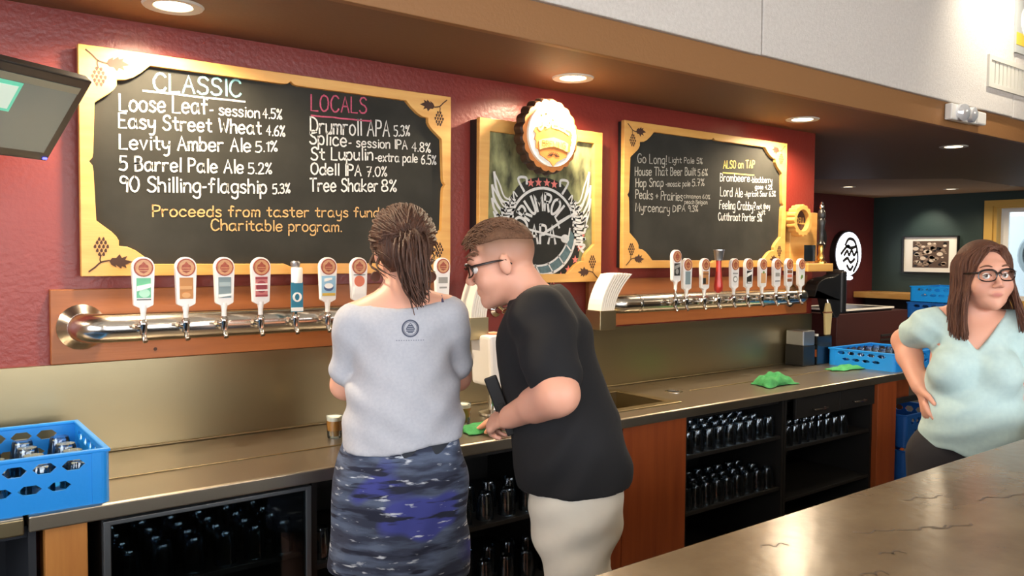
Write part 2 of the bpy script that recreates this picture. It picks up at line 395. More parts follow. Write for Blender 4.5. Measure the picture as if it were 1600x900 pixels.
struct('wall_rear', MB().prism([[(-3.1,0),(11.45,0),(11.45,4.3),(-3.1,4.3)], [(-1.7,1.0),(4.9,1.0),(4.9,3.0),(-1.7,3.0)]], -4.1, -4.0, 'XZ'), 'room_paint')
struct('ceiling', MB().box((-3.1,-4.1,4.2),(11.4,2.45,4.3)), 'ceiling_paint')
struct('ceiling_far', MB().box((4.716,2.5,2.42),(11.25,6.2,2.5)), 'far_ceiling', 'light ceiling beyond the bar')
struct('ceiling_soffit', MB().prism([[(-3,2.34),(11.25,2.34),(11.25,3.85),(8.55,3.8),(6.15,6.2),(4.716,6.2),(4.716,3.0),(-3,3.0)]], ZS, ZS+.05, 'XY'), 'soffit_paint', 'brown soffit with recessed lights')
wu = struct('wall_upper', MB().box((-3,2.36,2.42),(11.25,2.45,4.2)), 'white_panel', 'white fabric panelled wall above the soffit')
for a,b,z in ((-3,-1.6,2.508),(-1.59,.8,2.508),(.81,3.195,2.508),(3.205,5.9,2.512),(5.91,8.4,2.51),(8.41,11.25,2.51)):
    MB().box((a,2.315,z),(b,2.36,4.2)).build('panel', 'white_panel', wu, bevel=.006)
struct('trim_1', MB().box((-3,2.338,ZS-.002),(11.25,2.37,2.53)), 'brown_trim', 'brown trim band under the white panels', bevel=.003)

# window with a yellow surround in the green wall, and what stands outside it
w = struct('window_1', MB().prism([[(2.86,.9),(4.70,.9),(4.70,2.31),(2.86,2.31)], [(3.0,1.0),(4.6,1.0),(4.6,2.235),(3.0,2.235)]], 11.215, 11.25, 'YZ'), 'window_trim', 'yellow wooden window surround on the green wall')
MB().prism([[(3.0,1.0),(4.6,1.0),(4.6,2.25),(3.0,2.25)], [(3.04,1.04),(4.56,1.04),(4.56,2.21),(3.04,2.21)]], 11.25, 11.40, 'YZ').build('reveal', 'window_trim', w)
MB().prism([[(3.04,1.04),(4.56,1.04),(4.56,2.21),(3.04,2.21)], [(3.1,1.1),(4.47,1.1),(4.47,2.16),(3.1,2.16)]], 11.38, 11.42, 'YZ').build('sash', 'outside_white', w)
MB().box((11.395,3.1,1.1),(11.40,4.47,2.16)).build('pane', 'door_glass', w)
for n, (y0,y1,z0,z1,X0) in enumerate(((-2.4,1.2,.9,2.9,-3.05),)):
    w = struct('window_2', MB().prism([[(y0,z0),(y1,z0),(y1,z1),(y0,z1)], [(y0+.06,z0+.06),(y1-.06,z0+.06),(y1-.06,z1-.06),(y0+.06,z1-.06)]], X0-.05, X0+.03, 'YZ'), 'outside_white')
    MB().box((X0-.03,(y0+y1)/2-.03,z0),(X0,(y0+y1)/2+.03,z1)).build('mullion', 'outside_white', w)
w = struct('window_3', MB().prism([[(-1.7,1),(4.9,1),(4.9,3),(-1.7,3)], [(-1.64,1.06),(4.84,1.06),(4.84,2.94),(-1.64,2.94)]], -4.08, -3.98, 'XZ'), 'outside_white')
for x in (.5, 2.7): MB().box((x-.03,-4.06,1),(x+.03,-4.0,3)).build('mullion', 'outside_white', w)
struct('ground', MB().box((11.5,-12,-.3),(40,30,-.2)), 'asphalt')
v = thing('parked_car', 'white car with a round spare wheel parked outside the far window', 'car', (14.2,5.4,-.2))
MB().prism([[(4.2,.25),(6.6,.25),(6.6,1.9),(6.3,2.25),(4.6,2.25),(4.2,1.85)]], 14.2, 17.0, 'YZ').build('body', 'outside_white', v, bevel=.06)
MB().lathe((14.2,4.95,1.62),[(.36,0),(.38,-.1),(.36,-.2),(.2,-.22)],28,(1,0,0)).build('spare_wheel', 'tyre', v, smooth=True)
MB().lathe((13.98,4.95,1.62),[(.37,0),(.4,-.02),(.37,-.05),(.32,-.05),(.32,0)],28,(1,0,0)).build('wheel_cover', 'outside_grey', v, smooth=True)
MB().prism([[(4.62,2.06),(4.98,2.06),(4.98,2.36),(4.62,2.36)],[(4.68,2.14),(4.88,2.14),(4.88,2.36-.03),(4.68,2.36-.03)]], 14.1, 14.19, 'YZ').build('brake_lamp', 'outside_red', v)
for y in (4.5,6.3): MB().lathe((15,y,.2),[(.3,-.1),(.34,0),(.3,.1)],20,(0,1,0)).build('wheel', 'tyre', v, smooth=True)

# ------------------------------------------------------------------ recessed ceiling lights
WARM = (1.0, .80, .55)
def recessed(x, y, z, label, power, r=.075, spot=True, glow='lamp_glow'):
    t = thing('recessed_light', label, 'ceiling light', (x,y,z), 'recessed lights in the soffit')
    MB().lathe((x,y,z),[(r*.74,.004),(r*.80,-.004),(r*1.18,-.006),(r*1.24,0)],28,cap=False).build('trim_ring', 'vent_white', t, smooth=True)
    MB().lathe((x,y,z),[(.002,-.002),(r*.76,-.002)],28,cap=False).build('lens', glow, t)
    if power: lamp('bulb', 'SPOT', (x,y,z-.012), power, WARM, (x,y+.04,0), t, spot_size=math.radians(158), spot_blend=.5, shadow_soft_size=.05)
recessed(.74,2.73,ZS,'bright recessed light in the soffit above the CLASSIC chalkboard heading',100)
recessed(2.42,2.73,ZS,'recessed light in the soffit just right of the bottle cap sign',100)
recessed(4.16,2.73,ZS,'recessed light in the soffit above the right end of the smaller-lettered chalkboard',100)
recessed(6.0,2.73,ZS,'recessed light in the soffit beyond the end of the red wall',110)
recessed(-1.05,2.73,ZS,'recessed light in the soffit over the left end of the counter',100)
for x,y,lab in ((10.4,4.75,'small recessed light in the far ceiling above the framed photograph'),(10.4,4.0,'small recessed light in the far ceiling nearest the window'),
                (9.2,5.4,'small recessed light in the far ceiling in front of the glowing sign')):
    recessed(x,y,2.42,lab,30,.07,glow='lamp_far')
lamp('picture_light', 'SPOT', (10.75,5.38,2.40), 26, (1,.9,.72), (11.22,5.38,1.75), spot_size=math.radians(75), spot_blend=.8, shadow_soft_size=.04)
# track head washing the white upper wall
t = thing('track_light', 'track spotlight aimed at the white upper wall', 'spotlight', (5.55,1.75,3.95))
MB().lathe((5.55,1.75,3.85),[(.03,.12),(.05,.1),(.05,-.02),(.045,-.03)],20,(0,-.55,.8)).build('head', 'black_matte', t, smooth=True)
MB().tube([(5.55,1.72,3.95),(5.55,1.70,4.2)],.01).build('stem', 'black_matte', t)
lamp('bulb', 'SPOT', (5.55,1.80,3.80), 120, (1,.90,.72), (5.5,2.33,3.12), t, spot_size=math.radians(80), spot_blend=1, shadow_soft_size=.05)
for x,y,pl in ((-.8,-1.6,'nearest the left windows'),(2.0,-1.6,'second from the left windows'),(4.8,-1.6,'third from the left windows'),(7.2,-.6,'farthest from the left windows')):  # unseen pendants behind the camera, added as warm fill for the room
    t = thing('fill_pendant', 'unseen pendant added for warm fill behind the camera, '+pl, 'lamp', (x,y,3.2), 'unseen pendants added for warm fill')
    MB().lathe((x,y,3.2),[(.16,-.1),(.12,0),(.04,.08),(.012,.1),(.012,1.0)],24,cap=False).build('shade', 'brown_trim', t, smooth=True)
    MB().lathe((x,y,3.13),[(.002,-.05),(.04,-.03),(.05,0),(.03,.06)],16).build('bulb_glass', 'lamp_glow', t, smooth=True)
    lamp('bulb', 'POINT', (x,y,3.06), 32, WARM, None, t, shadow_soft_size=.06)

# ------------------------------------------------------------------ fittings on the upper wall
t = thing('emergency_light', 'twin-lens emergency light on the brown trim band', 'light', (5.12,2.335,2.46))
MB().box((5.0,2.29,2.405),(5.32,2.335,2.5)).build('housing', 'emerg_white', t, bevel=.008)
MB().lathe((5.10,2.29,2.452),[(.05,0),(.05,.03),(.03,.045)],20,(-.3,-1,-.1)).build('lens', 'emerg_lens', t, smooth=True)
MB().lathe((5.22,2.29,2.452),[(.045,0),(.045,.03),(.02,.045)],20,(.1,-1,-.1)).build('lens', 'emerg_lens', t, smooth=True)
MB().box((5.34,2.29,2.41),(5.46,2.335,2.49)).build('battery_box', 'emerg_white', t, bevel=.01)
t = thing('wall_vent', 'square white louvred vent panel on the upper wall', 'vent', (5.8,2.315,2.66))
MB().prism([[(5.5,2.66),(6.08,2.66),(6.08,2.86),(5.5,2.86)],[(5.53,2.69),(6.05,2.69),(6.05,2.83),(5.53,2.83)]],2.30,2.315).build('frame', 'vent_white', t)
for i in range(9):
    x = 5.545+i*.058
    MB().box((x,2.306,2.69),(x+.045,2.314,2.83)).build('slat', 'vent_white', t)
t = thing('wall_poster', 'pale poster with a yellow band on the upper wall, cut by the right edge', 'poster', (6.1,2.315,2.9))
MB().box((5.88,2.30,2.93),(6.6,2.314,3.7)).build('sheet', 'poster_grey', t)
MB().box((5.88,2.298,2.98),(6.6,2.30,3.06)).build('yellow_band', 'poster_yellow', t)
MB().prism([circle(6.05,3.14,.11,.11,20)],2.297,2.30).build('round_mark', 'outside_white', t)

# ------------------------------------------------------------------ chalkboards
def notch_corner():
    # inner outline of a carved corner, from the top edge round to the side edge: (inward, downward)
    return [(.217,.040),(.190,.066),(.165,.085),(.140,.097),(.113,.100),(.113,.118),(.105,.132),(.092,.146),(.046,.182)]
def frame_loop(x0,x1,z0,z1,w=.043,top=(True,True),bot=(True,True),cusp=True):
    P = []
    C = notch_corner(); xm=(x0+x1)/2; zm=(z0+z1)/2
    def cor(cx,cz,sx,sz,on,rev):
        q = [(cx+sx*a, cz+sz*b) for a,b in C] if on else [(cx+sx*w, cz+sz*w)]
        return q[::-1] if rev else q
    P += cor(x0,z1,1,-1,top[0],True)                                   # TL: side -> top
    if cusp: P += [(xm-.03,z1-w+.003),(xm-.012,z1-w+.006),(xm,z1-w+.016),(xm+.012,z1-w+.006),(xm+.03,z1-w+.003)]
    P += cor(x1,z1,-1,-1,top[1],False)
    if cusp: P += [(x1-w+.003,zm+.03),(x1-w+.006,zm+.012),(x1-w+.016,zm),(x1-w+.006,zm-.012),(x1-w+.003,zm-.03)]
    P += cor(x1,z0,-1,1,bot[1],True)
    if cusp: P += [(xm+.03,z0+w-.003),(xm,z0+w-.016),(xm-.03,z0+w-.003)]
    P += cor(x0,z0,1,1,bot[0],False)
    if cusp: P += [(x0+w-.003,zm-.03),(x0+w-.006,zm-.012),(x0+w-.016,zm),(x0+w-.006,zm+.012),(x0+w-.003,zm+.03)]
    return P
LEAF = [(0,0),(.006,.012),(.02,.020),(.018,.012),(.034,.024),(.036,.016),(.05,.022),(.046,.012),(.068,.002),(.046,-.004),(.052,-.016),(.036,-.010),(.03,-.022),(.020,-.010),(.008,-.010)]
def hop_decor(parent, cx, cz, sx, sz, y):
    f = lambda a,b:(cx+sx*a, cz+sz*b)
    mb = MB(); mb.ribbon([f(*p) for p in catmull([(.022,.016),(.04,.03),(.058,.046),(.083,.052)],5)],.005,y)
    mb.ribbon([f(*p) for p in catmull([(.058,.046),(.055,.055),(.058,.07)],4)],.004,y); mb.build('hop_stem','carved',parent)
    MB().prism([[f(.083+a*1.05,.05-b*1.05) for a,b in LEAF]],y-.0012,y).build('hop_leaf','carved',parent)
    mb = MB()
    mb.ribbon([f(.083+.01,.05),f(.083+.05,.05)],.003,y,.002)
    mb = MB()
    for row,(n,dz) in enumerate(((2,.073),(3,.085),(4,.098),(3,.111),(2,.122))):
        for i in range(n):
            a = .06+(i-(n-1)/2)*.0125; mb.prism([[f(a+.0058*math.cos(q)*(1 if math.sin(q)<0 else .6),dz+.0068*math.sin(q)) for q in [2*PI*k/7 for k in range(7)]]],y-.0012,y)
    mb.build('hop_cone','carved',parent)
def chalkboard(name,label,x0,x1,z0,z1,yf=2.95,board='slate',top=(True,True),bot=(True,True),cusp=True,decor=None):
    t = thing(name,label,'chalkboard',((x0+x1)/2,yf,z0))
    MB().box((x0+.004,yf+.024,z0+.004),(x1-.004,2.999,z1-.004)).build('backing','frame_black',t)
    fr = MB().prism([[(x0,z0),(x1,z0),(x1,z1),(x0,z1)],frame_loop(x0,x1,z0,z1,top=top,bot=bot,cusp=cusp)],yf,yf+.024).build('frame','maple',t,bevel=.002)
    MB().box((x0+.02,yf+.020,z0+.02),(x1-.02,yf+.0235,z1-.02)).build('slate_panel',board,t)
    for (cx,cz,sx,sz) in (decor if decor is not None else ((x0,z1,1,-1),(x1,z1,-1,-1),(x0,z0,1,1),(x1,z0,-1,1))): hop_decor(fr,cx,cz,sx,sz,yf)
    return t
YB = 2.9695
b1 = chalkboard('chalkboard','large wood-framed chalkboard headed CLASSIC and LOCALS',.507,1.927,1.514,2.259)
def L(t, rows, m, w=.0075):
    for r in rows:
        s,x0,z0,x1,z1,h = r[:6]
        mb = MB(); write(mb,s,x0,z0,x1,z1,h,YB,r[6] if len(r)>6 else w,.0008); mb.build('lettering',m,t)
def line(t, x0,z0,x1,z1,m,w=.006):
    MB().ribbon([(x0+(x1-x0)*i/6, z0+(z1-z0)*i/6+random.uniform(-.001,.001)) for i in range(7)],w,YB).build('underline',m,t)
k=2.9695/2.975; kz=lambda z:1.6+(z-1.6)*k
R=lambda rows:[(s,a*k,kz(b),c*k,kz(d),h*k)+tuple(e) for s,a,b,c,d,h,*e in rows]
L(b1,R([('CLASSIC',.74,2.143,1.037,2.157,.058)]),'chalk_aqua',.009); line(b1,.705,2.136,1.05,2.139,'chalk')
L(b1,R([('Loose Leaf',.633,2.063,.918,2.083,.055),('- session',.928,2.083,1.105,2.088,.038,.006),('4.5%',1.118,2.09,1.19,2.092,.036,.006),
 ('Easy Street Wheat',.63,2.007,1.112,2.029,.048),('4.6%',1.131,2.028,1.202,2.03,.038,.006),('Levity Amber Ale',.631,1.936,1.071,1.962,.048),('5.1%',1.09,1.962,1.172,1.973,.037,.006),
 ('5 Barrel Pale Ale',.63,1.866,1.044,1.882,.047),('5.2%',1.063,1.881,1.15,1.888,.039,.006),('90 Shilling-flagship',.631,1.796,1.13,1.814,.05),('5.3%',1.154,1.813,1.221,1.821,.035,.006)]),'chalk')
L(b1,R([('Proceeds from taster trays fund our',.733,1.716,1.70,1.744,.038,.006),('Charitable program.',.928,1.673,1.431,1.679,.039,.006)]),'chalk_orange')
L(b1,R([('LOCALS',1.307,2.137,1.54,2.152,.061)]),'chalk_pink'); line(b1,1.305,2.118,1.56,2.122,'chalk_pink')
L(b1,R([('Drumroll APA',1.304,2.051,1.644,2.07,.062),('5.3%',1.664,2.072,1.739,2.082,.042,.006),('Splice',1.301,2.012,1.453,2.013,.05),('- session IPA',1.464,2.014,1.727,2.025,.036,.006),('4.8%',1.749,2.019,1.839,2.021,.038,.006),
 ('St Lupulin',1.306,1.95,1.568,1.969,.047),('-extra pale',1.58,1.965,1.776,1.974,.035,.006),('6.5%',1.795,1.97,1.867,1.972,.037,.006),('Odell IPA',1.306,1.896,1.517,1.902,.043),('7.0%',1.542,1.901,1.632,1.909,.038,.006),
 ('Tree Shaker',1.301,1.83,1.591,1.845,.049),('8%',1.609,1.846,1.676,1.849,.046)]),'chalk')
b2 = chalkboard('chalkboard','wood-framed chalkboard headed ALSO ON TAP at the right end of the wall',2.963,4.345,1.526,2.27)
L(b2,R([('Go Long!',3.084,2.068,3.302,2.074,.046),('Light Pale 5%',3.321,2.085,3.592,2.098,.03,.005),('House That Beer Built',3.067,2.001,3.54,2.031,.042),('5.6%',3.556,2.029,3.637,2.037,.035,.006),
 ('Hop Snap',3.073,1.943,3.28,1.957,.042),('-mosaic pale',3.30,1.957,3.494,1.97,.028,.005),('5.7%',3.51,1.97,3.611,1.979,.038,.006),('Peaks + Prairies',3.074,1.884,3.433,1.887,.045),
 ('cinnamon 6.0%',3.443,1.903,3.662,1.907,.023,.004),('peach Belgian',3.45,1.872,3.64,1.878,.022,.004),('Myrcenary',3.075,1.819,3.333,1.821,.042),('DIPA',3.358,1.825,3.455,1.832,.033,.006),('9.3%',3.481,1.83,3.561,1.836,.033,.006)]),'chalk_dim',.0065)
L(b2,R([('ALSO on TAP',3.775,2.085,4.06,2.107,.043)]),'chalk_yellow',.007); line(b2,3.765,2.06,4.05,2.064,'chalk_yellow',.007)
L(b2,R([('Brombeere',3.748,2.012,4.016,2.024,.042),('-blackberry',4.028,2.021,4.233,2.03,.033,.005),('gose 4.2%',4.07,1.985,4.235,1.99,.026,.005),('Lord Ale',3.751,1.929,3.953,1.932,.05),('-Apricot Sour 6.5%',3.971,1.936,4.27,1.951,.032,.005),
 ('Feeling Crabby?',3.747,1.857,4.076,1.86,.047),('not they',4.09,1.867,4.215,1.876,.03,.005),('wit',4.11,1.835,4.17,1.84,.03,.005),('Cutthroat Porter 5%',3.738,1.792,4.14,1.797,.042)]),'chalk',.0065)

# drawing board with the winged drum
X0,X1,Z0,Z1 = 2.055,2.785,1.463,2.185; YF = 2.92
b3 = thing('chalk_art_board','framed chalk drawing of a winged drum lettered DRUMROLL APA','chalkboard',((X0+X1)/2,YF,Z0))
MB().box((X0+.004,YF+.024,Z0+.004),(X1-.004,2.999,Z1-.004)).build('backing','frame_black',b3)
fr = MB().prism([[(X0,Z0),(X1,Z0),(X1,Z1),(X0,Z1)],frame_loop(X0,X1,Z0,Z1,w=.055,top=(False,False),cusp=False)],YF,YF+.024).build('frame','maple',b3,bevel=.002)
hop_decor(fr,X0,Z0,1,1,YF); hop_decor(fr,X1,Z0,-1,1,YF)
MB().box((X0+.02,YF+.020,Z0+.02),(X1-.02,YF+.0235,Z1-.02)).build('slate_panel','chalk_green',b3)
yd = YF+.0195; DX,DZ = 2.43,1.70; DR = .20
def flat(loop, name, m, d=0.0): MB().prism([loop],yd-.0006-d,yd).build(name,m,b3)
halo = [(DX+(DR+.05)*math.cos(a)*(1.0+.04*math.sin(7*a)), DZ+(DR+.05)*math.sin(a)) for a in [2*PI*i/40 for i in range(40)]]
flat(halo,'dark_halo','slate')
def rib(pts,w,m='chalk',name='chalk_stroke',d=.0015,sm=True):
    MB().ribbon(catmull(pts,5) if sm else pts,w,yd-d).build(name,m,b3)
rib(circle(DX,DZ,DR,DR,48,closed=False),.013,name='drum_rim',sm=False)
def rot(p,a): return (p[0]*math.cos(a)-p[1]*math.sin(a), p[0]*math.sin(a)+p[1]*math.cos(a))
# arched lettering
def arch(s,r,a0,a1,h,w,m='chalk'):
    st,Wd = layout(s); mb = MB()
    for q in st:
        P = []
        for px,pz in q:
            a = a0+(a1-a0)*px/Wd; rr = r+pz*h/10; P.append((DX+rr*math.cos(a), DZ+rr*math.sin(a)))
        mb.ribbon(P,w,yd-.0015)
    mb.build('lettering',m,b3)
arch('DRUMROLL',.098,math.radians(172),math.radians(12),.078,.0125)
mb = MB(); write(mb,'APA',DX-.075,DZ-.055,DX+.075,DZ-.055,.085,yd-.0003,.0125); mb.build('lettering','chalk',b3)
mb = MB(); mb.ribbon([(DX-.16,DZ+.02),(DX+.13,DZ-.03)],.01,yd-.0015); mb.prism([circle(DX+.135,DZ-.031,.026,.02,14)],yd-.002,yd-.0005); mb.build('drum_stick','chalk',b3)
mb = MB(); mb.ribbon([(DX-.02,DZ-.02),(DX+.19,DZ+.09)],.012,yd-.0018); mb.prism([circle(DX+.19,DZ+.09,.02,.013,14)],yd-.0024,yd-.0006); mb.build('drum_stick','chalk',b3)
# drum shell, lower right crescent
cres = circle(DX,DZ,DR-.006,DR-.006,20,math.radians(-110),math.radians(-5),False)+circle(DX-.03,DZ+.035,DR-.006,DR-.006,20,math.radians(-5),math.radians(-110),False)
flat(cres,'drum_shell','chalk_teal',.0004)
rib(circle(DX-.03,DZ+.035,DR-.006,DR-.006,20,math.radians(-110),math.radians(-5),False),.009,name='drum_rim',sm=False)
for a in (-95,-72,-50,-28): rib([(DX+DR*math.cos(math.radians(a)),DZ+DR*math.sin(math.radians(a))),(DX-.03+(DR-.01)*math.cos(math.radians(a)),DZ+.035+(DR-.01)*math.sin(math.radians(a)))],.007,name='drum_lug',sm=False)
# wings: curled feathers
for side in (-1,1):
    up = .035 if side > 0 else 0
    for i in range(7):
        bx = DX+side*(.165+.006*i); bz = DZ+.125-.030*i; reach = .300-.011*abs(i-1.5); tz = DZ+.255+up*(1-i/6)-.058*i
        mx_ = DX+side*(.235+.004*i); mz = bz-.006+.010*(i==0)
        rib([(bx,bz),(mx_,mz),(DX+side*(reach-.012),(mz+tz)/2-.004),(DX+side*reach,tz)],.0125,name='feather')
        rib([(bx,bz+.013),(mx_-side*.012,mz+.018),(DX+side*(reach-.03),(mz+tz)/2+.012),(DX+side*reach,tz)],.008,name='feather',d=.001)
    for i in range(5):
        x_ = .155+.022*i; rib([(DX+side*x_,DZ+.155-.025*i),(DX+side*(x_+.022),DZ+.175-.026*i),(DX+side*(x_+.016),DZ+.13-.026*i),(DX+side*(x_+.038),DZ+.15-.03*i)],.007,name='feather')
    rib([(DX+side*.115,DZ+.18),(DX+side*.15,DZ+.235),(DX+side*.105,DZ+.242),(DX+side*.10,DZ+.215)],.012,name='feather')
def star(cx,cz,r,name='star'):
    loop=[(cx+(r if i%2==0 else r*.42)*math.sin(PI*i/5), cz+(r if i%2==0 else r*.42)*math.cos(PI*i/5)) for i in range(10)]
    MB().prism([loop],yd-.0014,yd).build(name,'chalk_star',b3)
for dx in (-.075,-.03,.02,.065): star(DX+dx,DZ+.228-abs(dx)*.1,.022)
for a in (-6,-20,-35,-50,-63,-76): star(DX+.245*math.cos(math.radians(a)),DZ+.245*math.sin(math.radians(a))+.01,.021)

# bottle cap sign
CX,CZ = 2.355,2.118
t = thing('bottle_cap_sign','big round bottle cap sign with scalloped edge above the winged drum drawing','sign',(CX,2.86,CZ))
def scallop(r,amp,n=21,m=126): return [(CX+(r+amp*abs(math.cos(n*a/2)))*math.cos(a), CZ+(r+amp*abs(math.cos(n*a/2)))*math.sin(a)) for a in [2*PI*i/m for i in range(m)]]
ring = []
for (r,amp,y) in ((.152,.008,2.80),(.157,.009,2.81),(.160,.010,2.83),(.162,.010,2.848)): ring.append([(x,y,z) for x,z in scallop(r,amp)])
mb = MB(); n = len(ring[0]); vs = [p for q in ring for p in q]; fs = [(k2*n+i,k2*n+(i+1)%n,(k2+1)*n+(i+1)%n,(k2+1)*n+i) for k2 in range(len(ring)-1) for i in range(n)]
mb.cur=1; mb.add(vs,fs); mb.cur=0; mb.prism([scallop(.152,.008)],2.799,2.801); mb.build('fluted_skirt',['cap_orange','cap_dark'],t)
MB().lathe((CX,2.83,CZ),[(.05,0),(.05,.085)],20,(0,1,0)).build('standoff','frame_black',t)
MB().prism([circle(CX,CZ,.137,.137,56)],2.785,2.80).build('face','cap_white',t,bevel=.004)
hopout = [(0,-.135),(.02,-.115),(.06,-.095),(.075,-.09),(.085,-.066),(.1,-.06),(.098,-.03),(.108,-.022),(.1,.0),(.112,.012),(.1,.03),(.06,.04),(0,.052),(-.06,.04),(-.1,.03),(-.112,.012),(-.1,0),(-.108,-.022),(-.098,-.03),(-.1,-.06),(-.085,-.066),(-.075,-.09),(-.06,-.095),(-.02,-.115)]
MB().prism([[(CX+a,CZ+b-.002) for a,b in hopout]],2.781,2.785).build('hop_emblem','cap_orange',t,bevel=.001)
MB().prism([[(CX+a,CZ+b) for a,b in ((-.085,-.03),(-.06,-.02),(0,-.008),(.06,-.02),(.085,-.03),(.08,-.068),(.05,-.058),(0,-.048),(-.05,-.058),(-.08,-.068))]],2.778,2.7815).build('banner','cap_yellow',t)
mb = MB(); write(mb,'BREWING',CX-.066,CZ-.052,CX+.066,CZ-.052,.024,2.7775,.0045); mb.build('lettering','cap_orange',t)
st,Wd = layout('ODELL'); mb = MB()
for q in st: mb.ribbon([(CX-.088+p[0]*.176/Wd, CZ+.058-.022*((p[0]/Wd-.5)*2)**2+p[1]*.0062-.024) for p in q],.010,2.7805)
mb.build('lettering','cap_yellow',t)
mb = MB()
for a in range(-80,81,20):
    c,s_ = math.sin(math.radians(a)),math.cos(math.radians(a)); mb.ribbon([(CX+.012*c,CZ-.092+.008*s_),(CX+.034*c,CZ-.092+.018*s_)],.004,2.7808)
mb.build('sunburst','cap_dark',t)

# ------------------------------------------------------------------ television
Pt = Vector((.435,2.338,2.03)); dx_ = Vector((math.cos(math.radians(33)),math.sin(math.radians(33)),0)); nb = Vector((-dx_.y,dx_.x,0)); T_ = math.radians(39.25)
dn = Vector((0,0,-1))*math.cos(T_)+nb*math.sin(T_); bk = dx_.cross(dn); bk = bk if bk.dot(nb)>0 else -bk
HH,WW = .255,.44
t = thing('television','small black television tilted down beside the large chalkboard','television',tuple(Pt-dx_*WW/2+dn*HH))
ctr = Pt-dx_*WW/2+dn*HH/2
def tvq(u0,u1,v0,v1,d,th,name,m,parent,bevel=0):
    c = Pt-dx_*WW+dx_*(u0+u1)/2*WW+dn*(v0+v1)/2*HH+bk*(d+th/2)
    return MB().obox(c,dx_,dn,bk,(u1-u0)/2*WW,(v1-v0)/2*HH,th/2).build(name,m,parent,bevel=bevel)
tvq(0,1,0,1,0,.03,'housing','tv_bezel',t,.004)
tvq(.2,.8,.15,.8,.03,.025,'back_bulge','tv_bezel',t,.01)
sc = tvq(.04,.945,.10,.90,-.0015,.0015,'screen','tv_screen',t)
tvq(.04,.945,.10,.17,-.003,.0015,'title_band','tv_band',sc); tvq(.08,.60,.18,.50,-.003,.0015,'teal_window','tv_teal',sc); tvq(.1,.58,.22,.47,-.0042,.0012,'pale_window','tv_pale',sc)
tvq(.96,.985,.955,.975,-.003,.003,'status_led','led_blue',t)
tvq(.45,.55,.4,.6,.055,.02,'bracket_plate','black_matte',t)
MB().tube([tuple(ctr+bk*.06),tuple(ctr+bk*.16+Vector((0,0,.03))),(ctr.x-.02,2.995,ctr.z+.1)],.015).build('wall_arm','black_matte',t)
# ------------------------------------------------------------------ tap rails
def rail(label,x0,x1,z0,z1):
    o = MB().box((x0,2.972,z0),(x1,2.999,z1)).build('rail_board','maple_board',bevel=.003); tag(o,label,'board'); return o
ro = rail('long wooden backing board behind the left row of taps',.420,1.935,1.230,1.472)
MB().lathe((.735,2.972,1.262),[(.006,0),(.006,.002)],10,(0,-1,0)).build('screw_head','carved',ro)
rail('wooden backing board behind the right row of taps',2.755,4.62,1.236,1.474)
def pipe(label,xa,xb,z,left=True,right=False):
    t = thing('tap_pipe',label,'pipe',(xa,2.97,z)); r=.047
    pts=[(xa,2.972,z)]+[(xa+.07-.07*math.cos(a),2.94-.07*math.sin(a),z) for a in [PI/2*i/8 for i in range(9)]]
    if right: pts+= [(xb-.07+.07*math.sin(a),2.94-.07*math.cos(a),z) for a in [PI/2*i/8 for i in range(9)]]+[(xb,2.972,z)]
    else: pts+=[(xb,2.87,z)]
    MB().tube(pts,r,28).build('tube','pipe_steel',t,smooth=True)
    for x in ([xa,xb] if right else [xa]):
        MB().lathe((x,2.972,z),[(.074,0),(.074,.006),(.066,.014),(.052,.03),(.047,.035)],32,(0,-1,0)).build('flange','pipe_steel',t,smooth=True)
    return t
pipe('polished steel pipe carrying the left row of taps',.508,1.86,1.349,right=True)
p2 = pipe('polished steel pipe carrying the right row of taps',2.83,4.44,1.352,right=True)
MB().lathe((2.97,2.87,1.352),[(.0475,0),(.049,.004),(.049,.012),(.0475,.016)],28,(1,0,0)).build('joint_ring','chrome',p2,smooth=True)

# beer taps: faucet + lever handle; the prints on the paddles are flat shapes
YT = 2.79
def paddle_outline(x,z0,z1,w):
    r = w/2; P=[(x-r*.8,z0),(x-r*.86,z0+.004),(x-r,z1-r)]
    P += [(x+r*math.cos(a),z1-r+r*math.sin(a)) for a in [PI-PI*i/14 for i in range(1,14)]]
    P += [(x+r,z1-r),(x+r*.86,z0+.004),(x+r*.8,z0),(x+.011,z0-.008),(x-.011,z0-.008)]
    return P
def faucet(t,x,z,dz=0,lever=True):
    MB().lathe((x,2.832,z),[(.017,0),(.017,.006),(.011,.01),(.011,.036)],16,(0,-1,0)).build('shank','chrome',t,smooth=True)
    MB().lathe((x,YT,z-.012),[(.007,-.008),(.0115,-.004),(.012,.02),(.014,.024),(.014,.034),(.009,.04),(.007,.05+dz)],16).build('valve_body','chrome',t,smooth=True)
    MB().tube(catmull([(x,YT,z-.012),(x+.001,YT-.006,z-.026),(x+.002,YT-.016,z-.04)],4),[.0075]*8+[.0085],12).build('spout','chrome',t,smooth=True)
    if lever: MB().tube([(x-.004,YT+.006,z+.004),(x-.03,YT-.004,z+.01)],[.006,.0085],10).build('side_lever','chrome',t,smooth=True)
